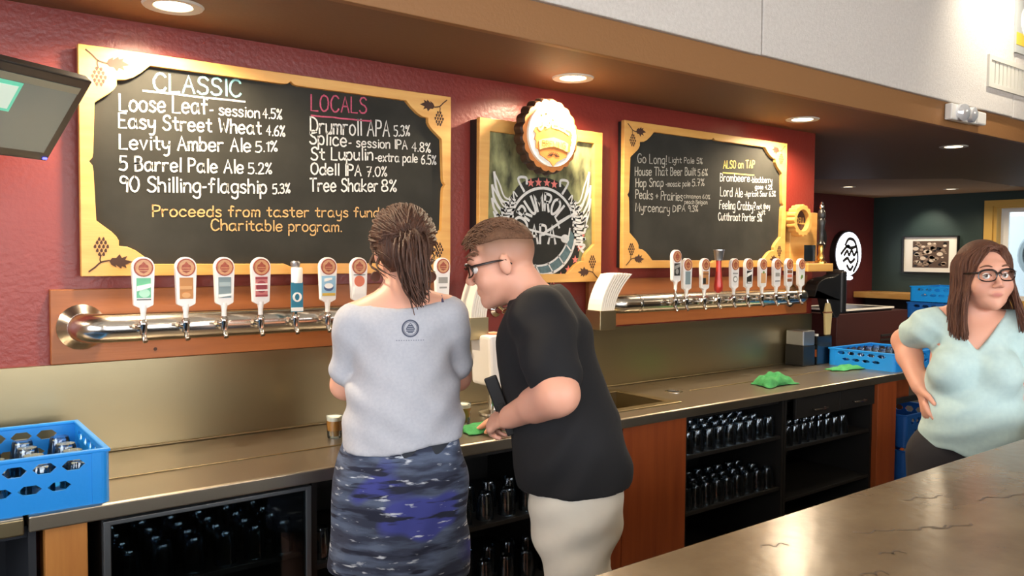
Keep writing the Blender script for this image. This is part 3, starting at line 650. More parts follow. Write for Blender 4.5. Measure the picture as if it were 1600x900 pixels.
def tap(x,label,design,group,z=1.349,dz=0,w=.068):
    t = thing('beer_tap',label,'beer tap',(x,YT,z),group); faucet(t,x,z,dz)
    z0 = 1.424+dz; z1 = 1.579+dz; r=w/2; yf=YT-.010
    MB().lathe((x,YT,z0-.045),[(.0085,0),(.0085,.02),(.0115,.038),(.0115,.046)],14).build('stem','white_plastic',t,smooth=True)
    h = MB().prism([paddle_outline(x,z0,z1,w)],YT-.009,YT+.009).build('handle','white_plastic',t,bevel=.003)
    bz = z1-r
    MB().prism([circle(x,bz,r*.86,r*.86,24),circle(x,bz,r*.74,r*.74,24)],yf-.002,yf+.002).build('badge_ring','badge_red',h)
    MB().prism([circle(x,bz,r*.74,r*.74,24)],yf-.0008,yf+.002).build('badge','badge_gold',h)
    ho=[(0,.62),(.22,.36),(.46,.2),(.5,-.16),(.36,-.42),(0,-.6),(-.36,-.42),(-.5,-.16),(-.46,.2),(-.22,.36)]
    MB().prism([[(x+a*r*.9,bz+b*r*.9) for a,b in ho]],yf-.0018,yf).build('hop_mark','badge_red',h)
    mb=MB()
    for k_ in (-.05,-.28): mb.ribbon([(x-.38*r,bz+k_*r),(x+.38*r,bz+k_*r)],.002,yf-.002)
    mb.build('hop_line','badge_gold',h)
    lz0,lz1 = z0+.018,bz-r*.98; lw = w*.31
    for ip_,(kind,a,b_,c,d,m) in enumerate(design):      # rectangles and ellipses in label coordinates -1..1 / 0..1
        X0_,X1_,Z0_,Z1_ = x+a*lw,x+b_*lw,lz0+c*(lz1-lz0),lz0+d*(lz1-lz0)
        if kind=='r': loop=[(X0_,Z0_),(X1_,Z0_),(X1_,Z1_),(X0_,Z1_)]; dd=.001
        elif kind=='e': loop=circle((X0_+X1_)/2,(Z0_+Z1_)/2,(X1_-X0_)/2,(Z1_-Z0_)/2,18); dd=.0016
        else: loop=[(X0_,Z0_),(X1_,(Z0_+Z1_)/2),(X1_,Z1_),(X0_,(Z0_+Z1_)/2+.004)]; dd=.0016
        MB().prism([loop],yf-.001-.0005*ip_,yf+.001).build('label_print',m,h)
    return t
for n,c in dict(l_green=(112,190,146),l_green2=(178,226,196),l_copper=(186,128,74),l_copper2=(206,156,104),l_slate=(124,142,146),l_slate2=(156,172,174),l_maroon=(150,62,70),l_rose=(196,120,116),l_blue=(150,190,214),l_navy=(74,96,136),l_white=(240,238,232),l_gold=(206,170,70),l_teal=(46,124,150),l_orange=(214,120,92),l_black=(40,38,34),l_olive=(150,150,96),l_brown=(132,84,54),l_leaf=(110,140,70),l_grey=(150,148,142)).items(): M(n,c,.6)
GL_='taps on the left pipe'; GR_='taps on the right pipe'
tap(.655,'white paddle beer tap with green label, nearest the left pipe flange',[('r',-1,1,.1,1,'l_green'),('e',-.7,.9,.12,.5,'l_green2'),('d',-1,1,.4,.75,'l_white'),('r',-1,1,.0,.04,'l_black')],GL_)
tap(.786,'white paddle beer tap with plain copper-brown label on the left pipe',[('r',-1,1,.0,1,'l_copper'),('r',-1,.8,.45,.6,'l_copper2'),('e',-.7,.6,.05,.3,'l_copper2')],GL_)
tap(.911,'white paddle beer tap with grey-blue label on the left pipe',[('r',-1,1,0,1,'l_slate'),('r',-.9,.9,.55,.75,'l_slate2'),('d',-1,1,.02,.2,'l_white')],GL_)
tap(1.037,'white paddle beer tap with maroon lettered label on the left pipe',[('r',-1,1,0,1,'l_rose'),('e',-.9,.9,.2,.8,'l_maroon'),('r',-1,1,.88,.98,'l_maroon'),('r',-1,1,.3,.36,'l_white'),('r',-1,1,.6,.66,'l_white'),('r',-1,1,.04,.1,'l_maroon')],GL_)
tap(1.287,'white paddle beer tap with pale blue label and gold foot beside the woman',[('r',-1.3,1.3,-.05,1,'l_blue'),('e',-.9,.9,.2,.6,'l_navy'),('e',-.8,.8,.34,.62,'l_white'),('r',-1.2,1.2,-.04,.1,'l_gold'),('d',-.8,.6,.7,.9,'l_white')],GL_)
tap(1.411,'white paddle beer tap with orange-topped label just left of the ponytail',[('e',-1,1,.4,1,'l_orange'),('r',-1.1,1.1,0,.4,'l_white'),('r',-1.1,1.1,1.02,1.05,'l_black')],GL_)
tap(1.781,'white paddle beer tap with plain label just right of the ponytail',[('r',-1,1,.5,.85,'l_grey'),('r',-.8,.8,.2,.3,'l_grey')],GL_)
# the taller odd one: grey handle with a hanging teal tag
x=1.164; t = thing('beer_tap','narrow grey beer tap with a hanging teal tag on the left pipe','beer tap',(x,YT,1.349),GL_); faucet(t,x,1.349)
MB().lathe((x,YT,1.40),[(.009,0),(.009,.13),(.016,.15),(.017,.16),(.013,.165)],18).build('handle','bucket_metal',t,smooth=True)
MB().lathe((x+.004,YT-.004,1.488),[(.019,0),(.02,.005),(.02,.05),(.018,.055)],18).build('white_band','white_plastic',t,smooth=True)
tg = MB().box((x-.022,YT-.016,1.385),(x+.022,YT-.012,1.49)).build('hanging_tag','l_teal',t)
MB().prism([circle(x,1.438,.017,.017,20),circle(x,1.438,.009,.012,14)],YT-.0178,YT-.016).build('round_mark','l_white',tg)
MB().box((x-.022,YT-.0178,1.388),(x+.022,YT-.016,1.401)).build('tag_strip','l_white',tg)
# right row
Zr = 1.352
tap(3.178,'tall white paddle beer tap with black label standing ahead of the right row',[('r',-1,1,.1,1,'l_black'),('e',-.6,.5,.2,.6,'l_grey'),('d',-.9,.9,.55,.95,'l_grey')],GR_,Zr,.042)
tap(3.261,'white paddle beer tap with dark slim label, second of the right row',[('r',-.9,.9,.05,1,'l_slate')],GR_,Zr)
tap(3.401,'white paddle beer tap with orange-brown label left of the red bat handle',[('r',-1,1,.0,1,'l_copper'),('r',-1,0,.05,.5,'l_black'),('r',-1,1,.75,.85,'l_brown')],GR_,Zr)
tap(3.646,'white paddle beer tap with grey ring label right of the red bat handle',[('e',-.9,.9,.1,.6,'l_grey'),('e',-.6,.6,.2,.5,'l_white'),('r',-.9,.9,.75,.85,'l_grey')],GR_,Zr)
tap(3.769,'white paddle beer tap with black label and white slash, right row',[('r',-1,1,0,1,'l_black'),('d',-1,1,.5,.95,'l_white'),('r',-.8,.8,.05,.12,'l_white')],GR_,Zr)
tap(3.896,'white paddle beer tap with cream and olive label, right row',[('r',-1,1,0,.8,'l_copper2'),('e',-.3,.4,.75,.95,'l_leaf')],GR_,Zr)
tap(4.028,'white paddle beer tap with blank label and dark foot line, right row',[('r',-1,1,.1,.16,'l_black'),('r',-.9,.9,.5,.8,'l_grey')],GR_,Zr)
tap(4.145,'white paddle beer tap with rust red lettered label, second from the right end',[('r',-1,1,.05,.3,'l_brown'),('r',-1,1,.4,.65,'l_orange'),('r',-1,1,.75,1,'l_brown')],GR_,Zr)
tap(4.266,'white paddle beer tap with small green leaf label at the right end of the row',[('d',-.5,.5,.2,.55,'l_leaf'),('e',-.3,.3,.4,.6,'l_leaf')],GR_,Zr)
x=3.517; t = thing('beer_tap','red bat-shaped beer tap handle topped with a tin bucket','beer tap',(x,YT,Zr),GR_); faucet(t,x,Zr)
MB().lathe((x,YT,1.396),[(.010,0),(.022,.012),(.024,.035),(.019,.07),(.0145,.12),(.014,.175)],20).build('handle','red_handle',t,smooth=True)
MB().lathe((x,YT,1.568),[(.021,0),(.028,.05),(.030,.052),(.030,.058),(.026,.056),(.020,.006)],20).build('tin_bucket','bucket_metal',t,smooth=True)

# ------------------------------------------------------------------ backsplash and counter
ZC = .925
o = MB().box((.276,2.984,ZC),(4.70,2.999,1.228)).build('backsplash','steel',bevel=.001); tag(o,'brushed steel backsplash along the red wall under the taps','backsplash')
MB().box((.276,2.972,ZC),(4.70,2.984,ZC+.008)).build('foot_bead','steel',o,bevel=.003)
o = MB().box((-1.5,2.984,ZC),(.27,2.999,1.228)).build('backsplash','steel',bevel=.001); tag(o,'steel backsplash section behind the blue rack at the left edge','backsplash')
sink = [(2.2,2.5),(2.84,2.5),(2.84,2.86),(2.2,2.86)]
t = thing('counter_top','long steel bar counter with sink and drip trays','counter',(.28,2.37,ZC-.042))
MB().prism([[(.278,2.37),(5.15,2.37),(5.15,2.83),(4.72,2.83),(4.72,2.984),(.278,2.984)],sink],ZC-.03,ZC,'XY').build('top','steel_counter',t,bevel=.004)
MB().box((.278,2.366,ZC-.042),(5.15,2.38,ZC-.001)).build('front_lip','steel_counter',t,bevel=.004)
for a,b,c in ((.44,1.55,2.612),(3.15,4.45,2.66)):
    MB().box((a,c,ZC),(b,c+.006,ZC+.004)).build('tray_edge','steel',t,bevel=.002)
    MB().box((a,c+.006,ZC),(b,2.95,ZC+.0015)).build('drip_tray','steel_counter',t)
bs = MB().prism([[(2.17,2.47),(2.87,2.47),(2.87,2.89),(2.17,2.89)],[(2.22,2.52),(2.82,2.52),(2.82,2.84),(2.22,2.84)]],ZC,ZC+.006,'XY').build('sink_rim','steel',t,bevel=.003)
mb = MB()
for a,b in (((2.2,2.5,ZC-.2),(2.21,2.86,ZC)),((2.83,2.5,ZC-.2),(2.84,2.86,ZC)),((2.2,2.5,ZC-.2),(2.84,2.51,ZC)),((2.2,2.85,ZC-.2),(2.84,2.86,ZC)),((2.2,2.5,ZC-.21),(2.84,2.86,ZC-.2))): mb.box(a,b)
mb.build('sink_basin','steel',t)
MB().lathe((3.067,2.692,ZC),[(.045,0),(.045,.002),(.034,.003),(.03,-.004)],24).build('drain_ring','chrome',t,smooth=True)
MB().lathe((3.067,2.692,ZC),[(.028,.001),(.02,.002),(.004,.003)],20).build('drain_strainer','black_matte',t,smooth=True)
t = thing('counter_top','short steel counter section at the far left under the blue rack','counter',(-.6,2.37,ZC-.042))
MB().box((-1.5,2.37,ZC-.03),(.268,2.984,ZC)).build('top','steel_counter',t,bevel=.004); MB().box((-1.5,2.366,ZC-.046),(.268,2.38,ZC-.004)).build('front_lip','steel',t,bevel=.004)

# ------------------------------------------------------------------ cabinets under the counter
ZT = ZC-.044
def open_cabinet(label,x0,x1,shelves,name='shelf_cabinet',drawers=(),mat_='black_cab',zb=.1):
    t = thing(name,label,'cabinet',((x0+x1)/2,2.45,0)); th=.018
    MB().box((x0,2.42,0),(x0+th,2.96,ZT)).build('side_panel',mat_,t); MB().box((x1-th,2.42,0),(x1,2.96,ZT)).build('side_panel',mat_,t)
    MB().box((x0+th,2.94,0),(x1-th,2.96,ZT)).build('back_panel',mat_,t); MB().box((x0+th,2.46,zb-.02),(x1-th,2.94,zb)).build('bottom_panel',mat_,t)
    MB().box((x0+th,2.44,ZT-.03),(x1-th,2.94,ZT)).build('top_rail',mat_,t)
    for z in shelves: MB().box((x0+th,2.425,z-.018),(x1-th,2.94,z)).build('shelf',mat_,t,bevel=.002)
    for (a,b) in drawers:
        d = MB().box((a,2.402,.765),(b,2.42,.872)).build('drawer',mat_,t,bevel=.003)
        MB().tube(catmull([((a+b)/2-.055,2.40,.803),((a+b)/2-.05,2.378,.803),((a+b)/2+.05,2.378,.803),((a+b)/2+.055,2.40,.803)],5),.0045,8).build('handle','chrome',d,smooth=True)
    return t
open_cabinet('black open cabinet with two glass shelves, right of the cherry panel',2.832,3.585,(.69,.43))
open_cabinet('black cabinet with two drawers over a glass shelf, next to the wooden end post',3.59,4.43,(.62,.36),drawers=((3.66,4.06),(4.065,4.42)))
open_cabinet('black open cabinet with glasses between the woman and the man',1.06,2.14,(.60,.34))
open_cabinet('dark cabinet under the short left counter section',-1.2,.30,(.5,),mat_='dark_gap')
c = open_cabinet('glass-fronted bottle cooler with steel door frame at the lower left',.455,1.05,(.655,.40),name='glass_door_cooler')
d = MB().prism([[(.455,.09),(1.05,.09),(1.05,.868),(.455,.868)],[(.474,.12),(1.032,.12),(1.032,.855),(.474,.855)]],2.395,2.419).build('door_frame','tv_frame',c,bevel=.003)
MB().box((.474,2.402,.12),(1.032,2.406,.855)).build('door_glass','door_glass',d)
o = MB().box((.318,2.40,0),(.418,2.5,ZT)).build('wooden_post','post_wood',bevel=.003); tag(o,'light brown wooden post under the left end of the counter','post')
o = MB().box((4.435,2.39,0),(4.64,2.48,ZT)).build('wooden_post','cherry',bevel=.003); tag(o,'reddish wooden end post under the right end of the counter','post')
t = thing('sink_cabinet','cherry wood sink cabinet with two plain doors behind the man','cabinet',(2.5,2.45,0))
MB().box((2.145,2.43,0),(2.828,2.96,ZT-.22)).build('body','cherry',t); 
MB().box((2.147,2.405,.06),(2.427,2.43,ZT-.002)).build('door','cherry',t,bevel=.003); MB().box((2.431,2.405,.06),(2.828,2.43,ZT-.002)).build('door','cherry',t,bevel=.003)

# ------------------------------------------------------------------ glasses
def glass_mesh(name,x,y,z,h=.10,r=.034,inv=True,n=16):
    prof=[(.002,0),(r*.72,0),(r*.8,h*.08),(r*.98,h*.55),(r,h),(r-.0022,h),(r*.94,h*.55),(r*.74,h*.12),(.002,h*.1)]
    if inv: prof=[(a,h-b) for a,b in prof]
    me = MB().lathe((0,0,0),prof,n,cap=False).build(name,'glass',smooth=True).data
    bpy.data.objects.remove(bpy.data.objects[name]); return me
GM = glass_mesh('glassproto',0,0,0); GM.name='beer_glass'
GM2 = glass_mesh('glassproto',0,0,0,.085,.032); GM2.name='taster_glass'
ORD=('first','second','third','fourth','fifth','sixth','seventh','eighth','ninth')
def glasses(xs,ys,z,label,group,me=GM,skip=()):
    for j,y in enumerate(ys):
        for i,x in enumerate(xs):
            if (i,j) in skip: continue
            o = bpy.data.objects.new('beer_glass',me); COL.objects.link(o)
            o.location=(x+random.uniform(-.003,.003),y+random.uniform(-.003,.003),z+.0005); tag(o,'%s glass from left, %s row, %s'%(ORD[i],('front','second','third','fourth','fifth')[j],label),'glass',group)
rng=lambda a,b,n:[a+(b-a)*i/(n-1) for i in range(n)]
glasses(rng(2.90,3.52,9),rng(2.47,2.65,3),.69,'upper shelf of cabinet right of cherry panel','glasses on the upper shelf right of the cherry panel')
glasses(rng(2.90,3.52,9),rng(2.47,2.65,3),.43,'lower shelf of cabinet right of cherry panel','glasses on the lower shelf right of the cherry panel')
glasses(rng(3.68,4.20,8),rng(2.47,2.56,2),.62,'shelf under the two drawers','glasses under the drawers')
glasses(rng(.535,.985,6),rng(2.475,2.82,5),.655,'shelf behind the cooler door','glasses in the cooler')
glasses(rng(1.12,1.24,2)+rng(1.58,2.08,6),rng(2.48,2.60,2),.60,'upper dark shelf between woman and man','glasses between the woman and the man, upper shelf')
glasses(rng(1.58,2.08,6),rng(2.48,2.60,2),.34,'lower dark shelf between woman and man','glasses between the woman and the man, lower shelf')

# ------------------------------------------------------------------ blue glass racks
def rack(label,x0,y0,z0,w,d,h,m='crate_blue',group='blue glass racks',holes=True,name='glass_rack'):
    t = thing(name,label,'rack',(x0+w/2,y0+d/2,z0),group); th=.008
    def wall_loops(a0,a1):
        L_=[[(a0,z0),(a1,z0),(a1,z0+h),(a0,z0+h)]]
        if not holes: return L_
        n=max(3,int((a1-a0-.08)/.062)); st=(a1-a0-.08)/n
        for (zc,hh,off) in ((z0+h*.77,h*.17,0),(z0+h*.42,h*.15,.5)):
            for i in range(n-(1 if off else 0)):
                c_=a0+.04+st*(i+.5+off); q=st*.42
                L_.append([(c_-q,zc),(c_-q*.5,zc-hh*.5*1.1),(c_+q*.5,zc-hh*.5*1.1),(c_+q,zc),(c_+q*.5,zc+hh*.5*1.1),(c_-q*.5,zc+hh*.5*1.1)])
        return L_
    MB().prism(wall_loops(x0+.012,x0+w-.012),y0,y0+th).build('side',m,t); MB().prism(wall_loops(x0+.012,x0+w-.012),y0+d-th,y0+d).build('side',m,t)
    MB().prism(wall_loops(y0+.012,y0+d-.012),x0,x0+th,'YZ').build('side',m,t); MB().prism(wall_loops(y0+.012,y0+d-.012),x0+w-th,x0+w,'YZ').build('side',m,t)
    for cx,cy in ((x0,y0),(x0+w,y0),(x0,y0+d),(x0+w,y0+d)):
        sx = 1 if cx==x0 else -1; sy = 1 if cy==y0 else -1
        cx-=sx*.0022; cy-=sy*.0022
        loop=[(cx+sx*.045,cy)]+[(cx+sx*(.022-.022*math.sin(a)),cy+sy*(.022-.022*math.cos(a))) for a in [PI/2*i/5 for i in range(6)]]+[(cx,cy+sy*.045),(cx+sx*.011,cy+sy*.045),(cx+sx*.011,cy+sy*.011),(cx+sx*.045,cy+sy*.011)]
        MB().prism([loop],z0,z0+h,'XY').build('corner_post',m,t)
    rimo=[(x0-.003,y0-.003),(x0+w+.003,y0-.003),(x0+w+.003,y0+d+.003),(x0-.003,y0+d+.003)]; rimi=[(x0+.012,y0+.012),(x0+w-.012,y0+.012),(x0+w-.012,y0+d-.012),(x0+.012,y0+d-.012)]
    MB().prism([rimo,rimi],z0+h-.009,z0+h+.001,'XY').build('rim',m,t,bevel=.003)
    MB().prism([[(x0+.01,y0+.01),(x0+w-.01,y0+.01),(x0+w-.01,y0+d-.01),(x0+.01,y0+d-.01)]]+[[(x0+.06+i*.09,y0+.06),(x0+.06+i*.09+.05,y0+.06),(x0+.06+i*.09+.05,y0+d-.06),(x0+.06+i*.09,y0+d-.06)] for i in range(int((w-.1)/.09))],z0+.002,z0+.012,'XY').build('base_grid',m,t)
    return t
rack('bright blue plastic glass rack on the counter at the left edge',-.035,2.385,ZC,.505,.455,.145)
glasses(rng(.03,.41,5),rng(2.45,2.77,4),ZC+.013,'blue rack at the left edge','glasses in the left blue rack')
rack('low blue glass rack on the right end of the counter beside the woman in mint',4.63,2.40,ZC,.49,.42,.105)
glasses(rng(4.70,5.05,5),rng(2.47,2.74,4),ZC+.013,'blue rack at right counter end','glasses in the right blue rack',GM2)
for i,lab in enumerate(('blue glass rack under the right counter end, upper one','blue glass rack under the right counter end, lower one')):
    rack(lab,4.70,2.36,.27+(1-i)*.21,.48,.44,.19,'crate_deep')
t = thing('rack_dolly','low wheeled dolly under the blue racks by the end post','dolly',(4.94,2.58,0))
MB().box((4.70,2.36,.1),(5.18,2.8,.268)).build('deck','black_matte',t)
for a,b in ((4.75,2.4),(5.13,2.4),(4.75,2.76),(5.13,2.76)): MB().lathe((a,b,.05),[(.05,-.015),(.05,.015)],14,(1,0,0)).build('wheel','black_matte',t)
t = thing('under_counter_panel','brown wooden panel and dark rail under the right counter end','panel',(4.9,2.6,.70))
MB().box((4.645,2.55,.70),(5.1,2.57,ZT)).build('board','cherry',t); MB().box((4.645,2.40,.735),(5.1,2.42,.765)).build('rail','black_matte',t)
for i,z in enumerate((1.215,1.08,.945)):
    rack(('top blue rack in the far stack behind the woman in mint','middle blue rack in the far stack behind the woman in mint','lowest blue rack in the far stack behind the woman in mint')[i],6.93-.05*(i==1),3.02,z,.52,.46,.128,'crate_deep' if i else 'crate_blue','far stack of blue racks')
t = thing('rack_table','dark table under the far stack of blue racks','table',(7.2,3.25,0))
MB().box((6.75,2.9,.90),(7.6,3.6,.944)).build('table_top','black_cab',t)
for a,b in ((6.78,2.93),(7.57,2.93),(6.78,3.57),(7.57,3.57)): MB().box((a-.025,b-.025,0),(a+.025,b+.025,.90)).build('leg','black_cab',t)

# ------------------------------------------------------------------ things on the counter
def beer(x,y,label,h=.08,r=.03):
    t = thing('taster_glass',label,'beer glass',(x,y,ZC+.002),'taster glasses of beer'); z=ZC+.002
    MB().lathe((x,y,z),[(.002,0),(r*.85,0),(r*.88,.004),(r,h),(r-.002,h),(r*.86,.008),(.002,.008)],24,cap=False).build('glass','glass',t,smooth=True)
    MB().lathe((x,y,z),[(r*.84,.0085),(r*.955,h*.78)],24).build('beer','beer',t,smooth=True)
    MB().lathe((x,y,z),[(r*.95,h*.78),(r*.965,h*.95),(r*.7,h*.97)],24).build('foam','foam',t,smooth=True)
beer(1.287,2.733,'small glass of amber beer on the drip tray left of the woman'); beer(1.80,2.66,'small glass of amber beer between the woman and the man',.082,.031)
def cloth(cx,cy,w,d,hmax,label,seed,fold=3.):
    rs = np.random.RandomState(seed); n=26; V=[]; F=[]
    for j in range(n):
        for i in range(n):
            u=i/(n-1)*2-1; v_=j/(n-1)*2-1; r=min(1,(abs(u)**3+abs(v_)**3)**(1/3))
            ang=math.atan2(v_,u); edge=1+.14*math.sin(3*ang+seed)+.08*math.sin(7*ang+seed*2)
            z=hmax*(1-r**5)*(.6+.25*math.sin(fold*u*1.3+1.7*v_+seed)*math.cos(2.2*v_-u+seed)+.2*abs(math.sin(4*u+3*v_+seed))+.08*math.sin(10*u-7*v_+seed))+.003
            V.append((cx+u*w/2*edge,cy+v_*d/2*edge,ZC+.003+max(0,z)))
    for j in range(n-1):
        for i in range(n-1): a=j*n+i; F.append((a,a+1,a+n+1,a+n))
    mb=MB(); mb.add(V,F); o=mb.build('cleaning_cloth','cloth_green',smooth=True,recalc=False); s=o.modifiers.new('thickness','SOLIDIFY'); s.thickness=.003
    tag(o,label,'cloth','green cleaning cloths')
cloth(3.66,2.545,.22,.14,.055,'crumpled green cleaning cloth on the counter in front of the right taps',3)
cloth(4.52,2.64,.26,.11,.018,'flat green cleaning cloth in front of the right blue rack',5,2)
cloth(1.80,2.535,.19,.12,.022,"green cleaning cloth under the man's hand",8,2)

# paper menus in steel pockets at the inner ends of the two rails
def menu_stack(label,xb,yb,zb,zt,lean,w):
    t = thing('menu_stack',label,'papers',(xb,yb,zb-.08),'stacks of paper menus')
    MB().prism([[(xb-w/2-.004,zb-.09),(xb+w/2+.004,zb-.09),(xb+w/2+.004,zb),(xb-w/2-.004,zb)]],yb-.05,yb+.05).build('steel_pocket','steel',t,bevel=.002)
    MB().box((xb-.02,yb+.05,zb-.07),(xb+.02,2.972 if xb>2.755 else 2.984,zb-.03)).build('wall_bracket','steel',t)
    n=7; H=zt-zb+.04
    for i in range(n):
        x=xb-w/2+.004+(w-.008)*(i/n); th=(w-.008)/n-.0012
        c_=[(x+lean*(q*q)*(.72+.05*i), zb-.02+H*q*(1-.02*(i-3)**2/9)) for q in [k_/8 for k_ in range(9)]]
        MB().prism([c_+[(a+th,b) for a,b in c_[::-1]]],yb-.045,yb+.045).build('sheet_bundle','paper',t)
menu_stack('stack of white paper menus in a steel pocket beside the man\'s face',1.925,2.78,1.335,1.482,.065,.085)
menu_stack('stack of white paper menus in a steel pocket at the right pipe flange',2.672,2.80,1.335,1.488,.115,.095)

# white dispenser with a round logo, half hidden by the man
t = thing('foam_dispenser','white plastic dispenser with round red logo half hidden by the man','dispenser',(2.0,2.75,ZC+.002))
MB().prism([[(1.935,1.06),(2.075,1.02),(2.10,1.20),(2.10,1.245),(2.04,1.268),(1.925,1.262)]],2.66,2.80).build('housing','white_plastic',t,bevel=.012)
MB().lathe((2.01,2.73,1.262),[(.048,0),(.048,.004),(.04,.005)],24).build('logo_ring','badge_red',t,smooth=True); MB().lathe((2.01,2.73,1.264),[(.034,0),(.034,.004)],20).build('logo_disc','badge_gold',t)
MB().prism([circle(2.055,1.10,.026,.042,20)],2.652,2.662).build('oval_port','brass',t,bevel=.002); MB().prism([circle(2.055,1.10,.016,.03,20)],2.649,2.655).build('port_hole','black_matte',t)
MB().lathe((2.01,2.75,ZC+.002),[(.06,0),(.06,.01),(.02,.02),(.02,.15)],20).build('pedestal','chrome',t,smooth=True)
# wall water tap
t = thing('water_faucet','chrome water faucet on the red wall behind the man','faucet',(2.2,2.99,1.34))
MB().lathe((2.2,2.999,1.34),[(.03,0),(.03,.01),(.014,.02),(.014,.07)],18,(0,-1,0)).build('base','chrome',t,smooth=True)
MB().tube(catmull([(2.2,2.93,1.34),(2.19,2.88,1.36),(2.16,2.83,1.35),(2.14,2.80,1.325)],5),.012,12).build('spout','chrome',t,smooth=True)
for a in (-1,1): MB().tube([(2.2,2.93,1.34),(2.2+a*.06,2.91,1.38)],[.009,.012],10).build('lever','chrome',t,smooth=True)

# ------------------------------------------------------------------ right end of the counter
o = t = thing('plaque_shelf','small wooden shelf with upright plank at the end of the red wall','shelf',(4.5,2.9,1.5))
MB().box((4.39,2.82,1.50),(4.66,2.999,1.548)).build('shelf_board','maple',t,bevel=.004); MB().box((4.40,2.955,1.548),(4.69,2.999,1.865)).build('back_plank','maple',t,bevel=.003)
CX2,CZ2=4.452,1.81
t = thing('bottle_cap_plaque','small carved wooden bottle cap plaque on the upright plank','sign',(CX2,2.95,CZ2))
sc2=lambda r,a_,n_=16:[(CX2+(r+a_*abs(math.cos(n_*q/2)))*math.cos(q),CZ2+(r+a_*abs(math.cos(n_*q/2)))*math.sin(q)) for q in [2*PI*i/96 for i in range(96)]]
MB().prism([sc2(.088,.010),circle(CX2,CZ2,.066,.066,40)],2.90,2.955).build('scalloped_ring','maple',t,bevel=.002); MB().prism([circle(CX2,CZ2,.068,.068,40)],2.93,2.954).build('dark_face','carved',t)
mb=MB(); write(mb,'ODELL',CX2-.055,CZ2-.018,CX2+.055,CZ2-.018,.034,2.929,.009); mb.build('lettering','maple',t)
t = thing('tall_tap_handle','tall black turned tap handle with brass base on the small shelf','tap handle',(4.60,2.87,1.549))
MB().lathe((4.60,2.87,1.549),[(.035,0),(.035,.01),(.018,.02),(.022,.04),(.012,.06),(.016,.09),(.012,.11)],20).build('brass_base','brass',t,smooth=True)
MB().lathe((4.60,2.87,1.659),[(.012,0),(.026,.01),(.012,.03),(.014,.08),(.02,.12),(.024,.15),(.018,.165),(.024,.18),(.02,.21),(.01,.225)],20).build('grip','black_plastic',t,smooth=True)
MB().lathe((4.60,2.87,1.884),[(.01,0),(.015,.01),(.012,.025),(.006,.03),(.008,.04),(.002,.046)],16).build('finial','chrome',t,smooth=True)
MB().prism([circle(4.66,1.70,.035,.065,24)],2.89,2.90).build('side_paddle','black_plastic',t)
t = thing('card_stand','clear plastic card stand on the small wooden shelf','card stand',(4.47,2.87,1.549))
MB().box((4.41,2.86,1.56),(4.53,2.864,1.66)).build('panel','acrylic',t); MB().box((4.41,2.84,1.549),(4.53,2.90,1.556)).build('foot','acrylic',t); MB().box((4.42,2.865,1.60),(4.52,2.867,1.65)).build('card','paper',t)
t = thing('touch_terminal','black touch-screen terminal seen from behind, fixed to the end of the red wall','terminal',(4.75,2.9,1.3))
_s=1.082; _q=lambda P:[(x*_s,1.6+(z-1.6)*_s) for x,z in P]
MB().prism([catmull(_q([(4.20,1.40),(4.23,1.445),(4.30,1.468),(4.38,1.474),(4.46,1.478),(4.46,1.27),(4.40,1.235),(4.36,1.30),(4.33,1.355),(4.26,1.375),(4.215,1.36)]),3)],2.86,2.95).build('arm','black_plastic',t,bevel=.008)
MB().box((4.82,2.85,1.23),(4.875,2.97,1.50)).build('screen_back','black_plastic',t,bevel=.01); MB().box((4.825,2.87,1.50),(4.87,2.95,1.508)).build('vent_strip','tv_bezel',t)
MB().box((4.718,2.93,1.34),(4.78,3.08,1.42)).build('wall_bracket','black_plastic',t,bevel=.004)
t = thing('condiment_bin','clear plastic tub holding a dark bottle below the black terminal','tub',(4.6,2.89,ZC+.002))
mb=MB(); x0,x1,y0,y1=4.53,4.69,2.835,2.955
for a,b in (((x0,y0,ZC+.002),(x1,y1,ZC+.006)),((x0,y0,ZC+.006),(x0+.004,y1,1.10)),((x1-.004,y0,ZC+.006),(x1,y1,1.10)),((x0,y0,ZC+.006),(x1,y0+.004,1.10)),((x0,y1-.004,ZC+.006),(x1,y1,1.10))): mb.box(a,b)
mb.build('tub','acrylic',t)
bx_,by_=4.605,2.892
t = thing('bottle','dark bottle with orange label inside the clear tub','bottle',(bx_,by_,ZC+.007))
MB().lathe((bx_,by_,ZC+.007),[(.034,0),(.036,.01),(.036,.09),(.014,.13),(.012,.165)],18).build('body','black_plastic',t,smooth=True); MB().lathe((bx_,by_,ZC+.045),[(.0366,0),(.0366,.045)],18,cap=False).build('label_wrap','amber_print',t); MB().lathe((bx_,by_,ZC+.172),[(.014,0),(.014,.012)],14).build('cap','paper',t)
o = thing('napkin_box','dark steel napkin box against the backsplash beside the clear tub','box',(4.44,2.9,ZC+.002))
MB().box((4.39,2.84,ZC+.002),(4.515,2.965,1.05)).build('body','black_plastic',o,bevel=.004); MB().box((4.392,2.842,1.05),(4.513,2.963,1.14)).build('steel_top','bucket_metal',o,bevel=.006)
t = thing('spare_tap_handle','beige flat tap handle hanging below the black terminal','tap handle',(4.70,2.86,1.1))
MB().prism([[(4.672,1.10),(4.722,1.10),(4.737,1.235),(4.72,1.30),(4.68,1.30),(4.662,1.235)]],2.865,2.883).build('paddle','beige_plastic',t,bevel=.004); MB().box((4.660,2.862,1.237),(4.739,2.886,1.246)).build('brown_band','l_brown',t)
MB().tube([(4.70,2.874,1.30),(4.70,2.885,1.345)],.006,8).build('hook','chrome',t)

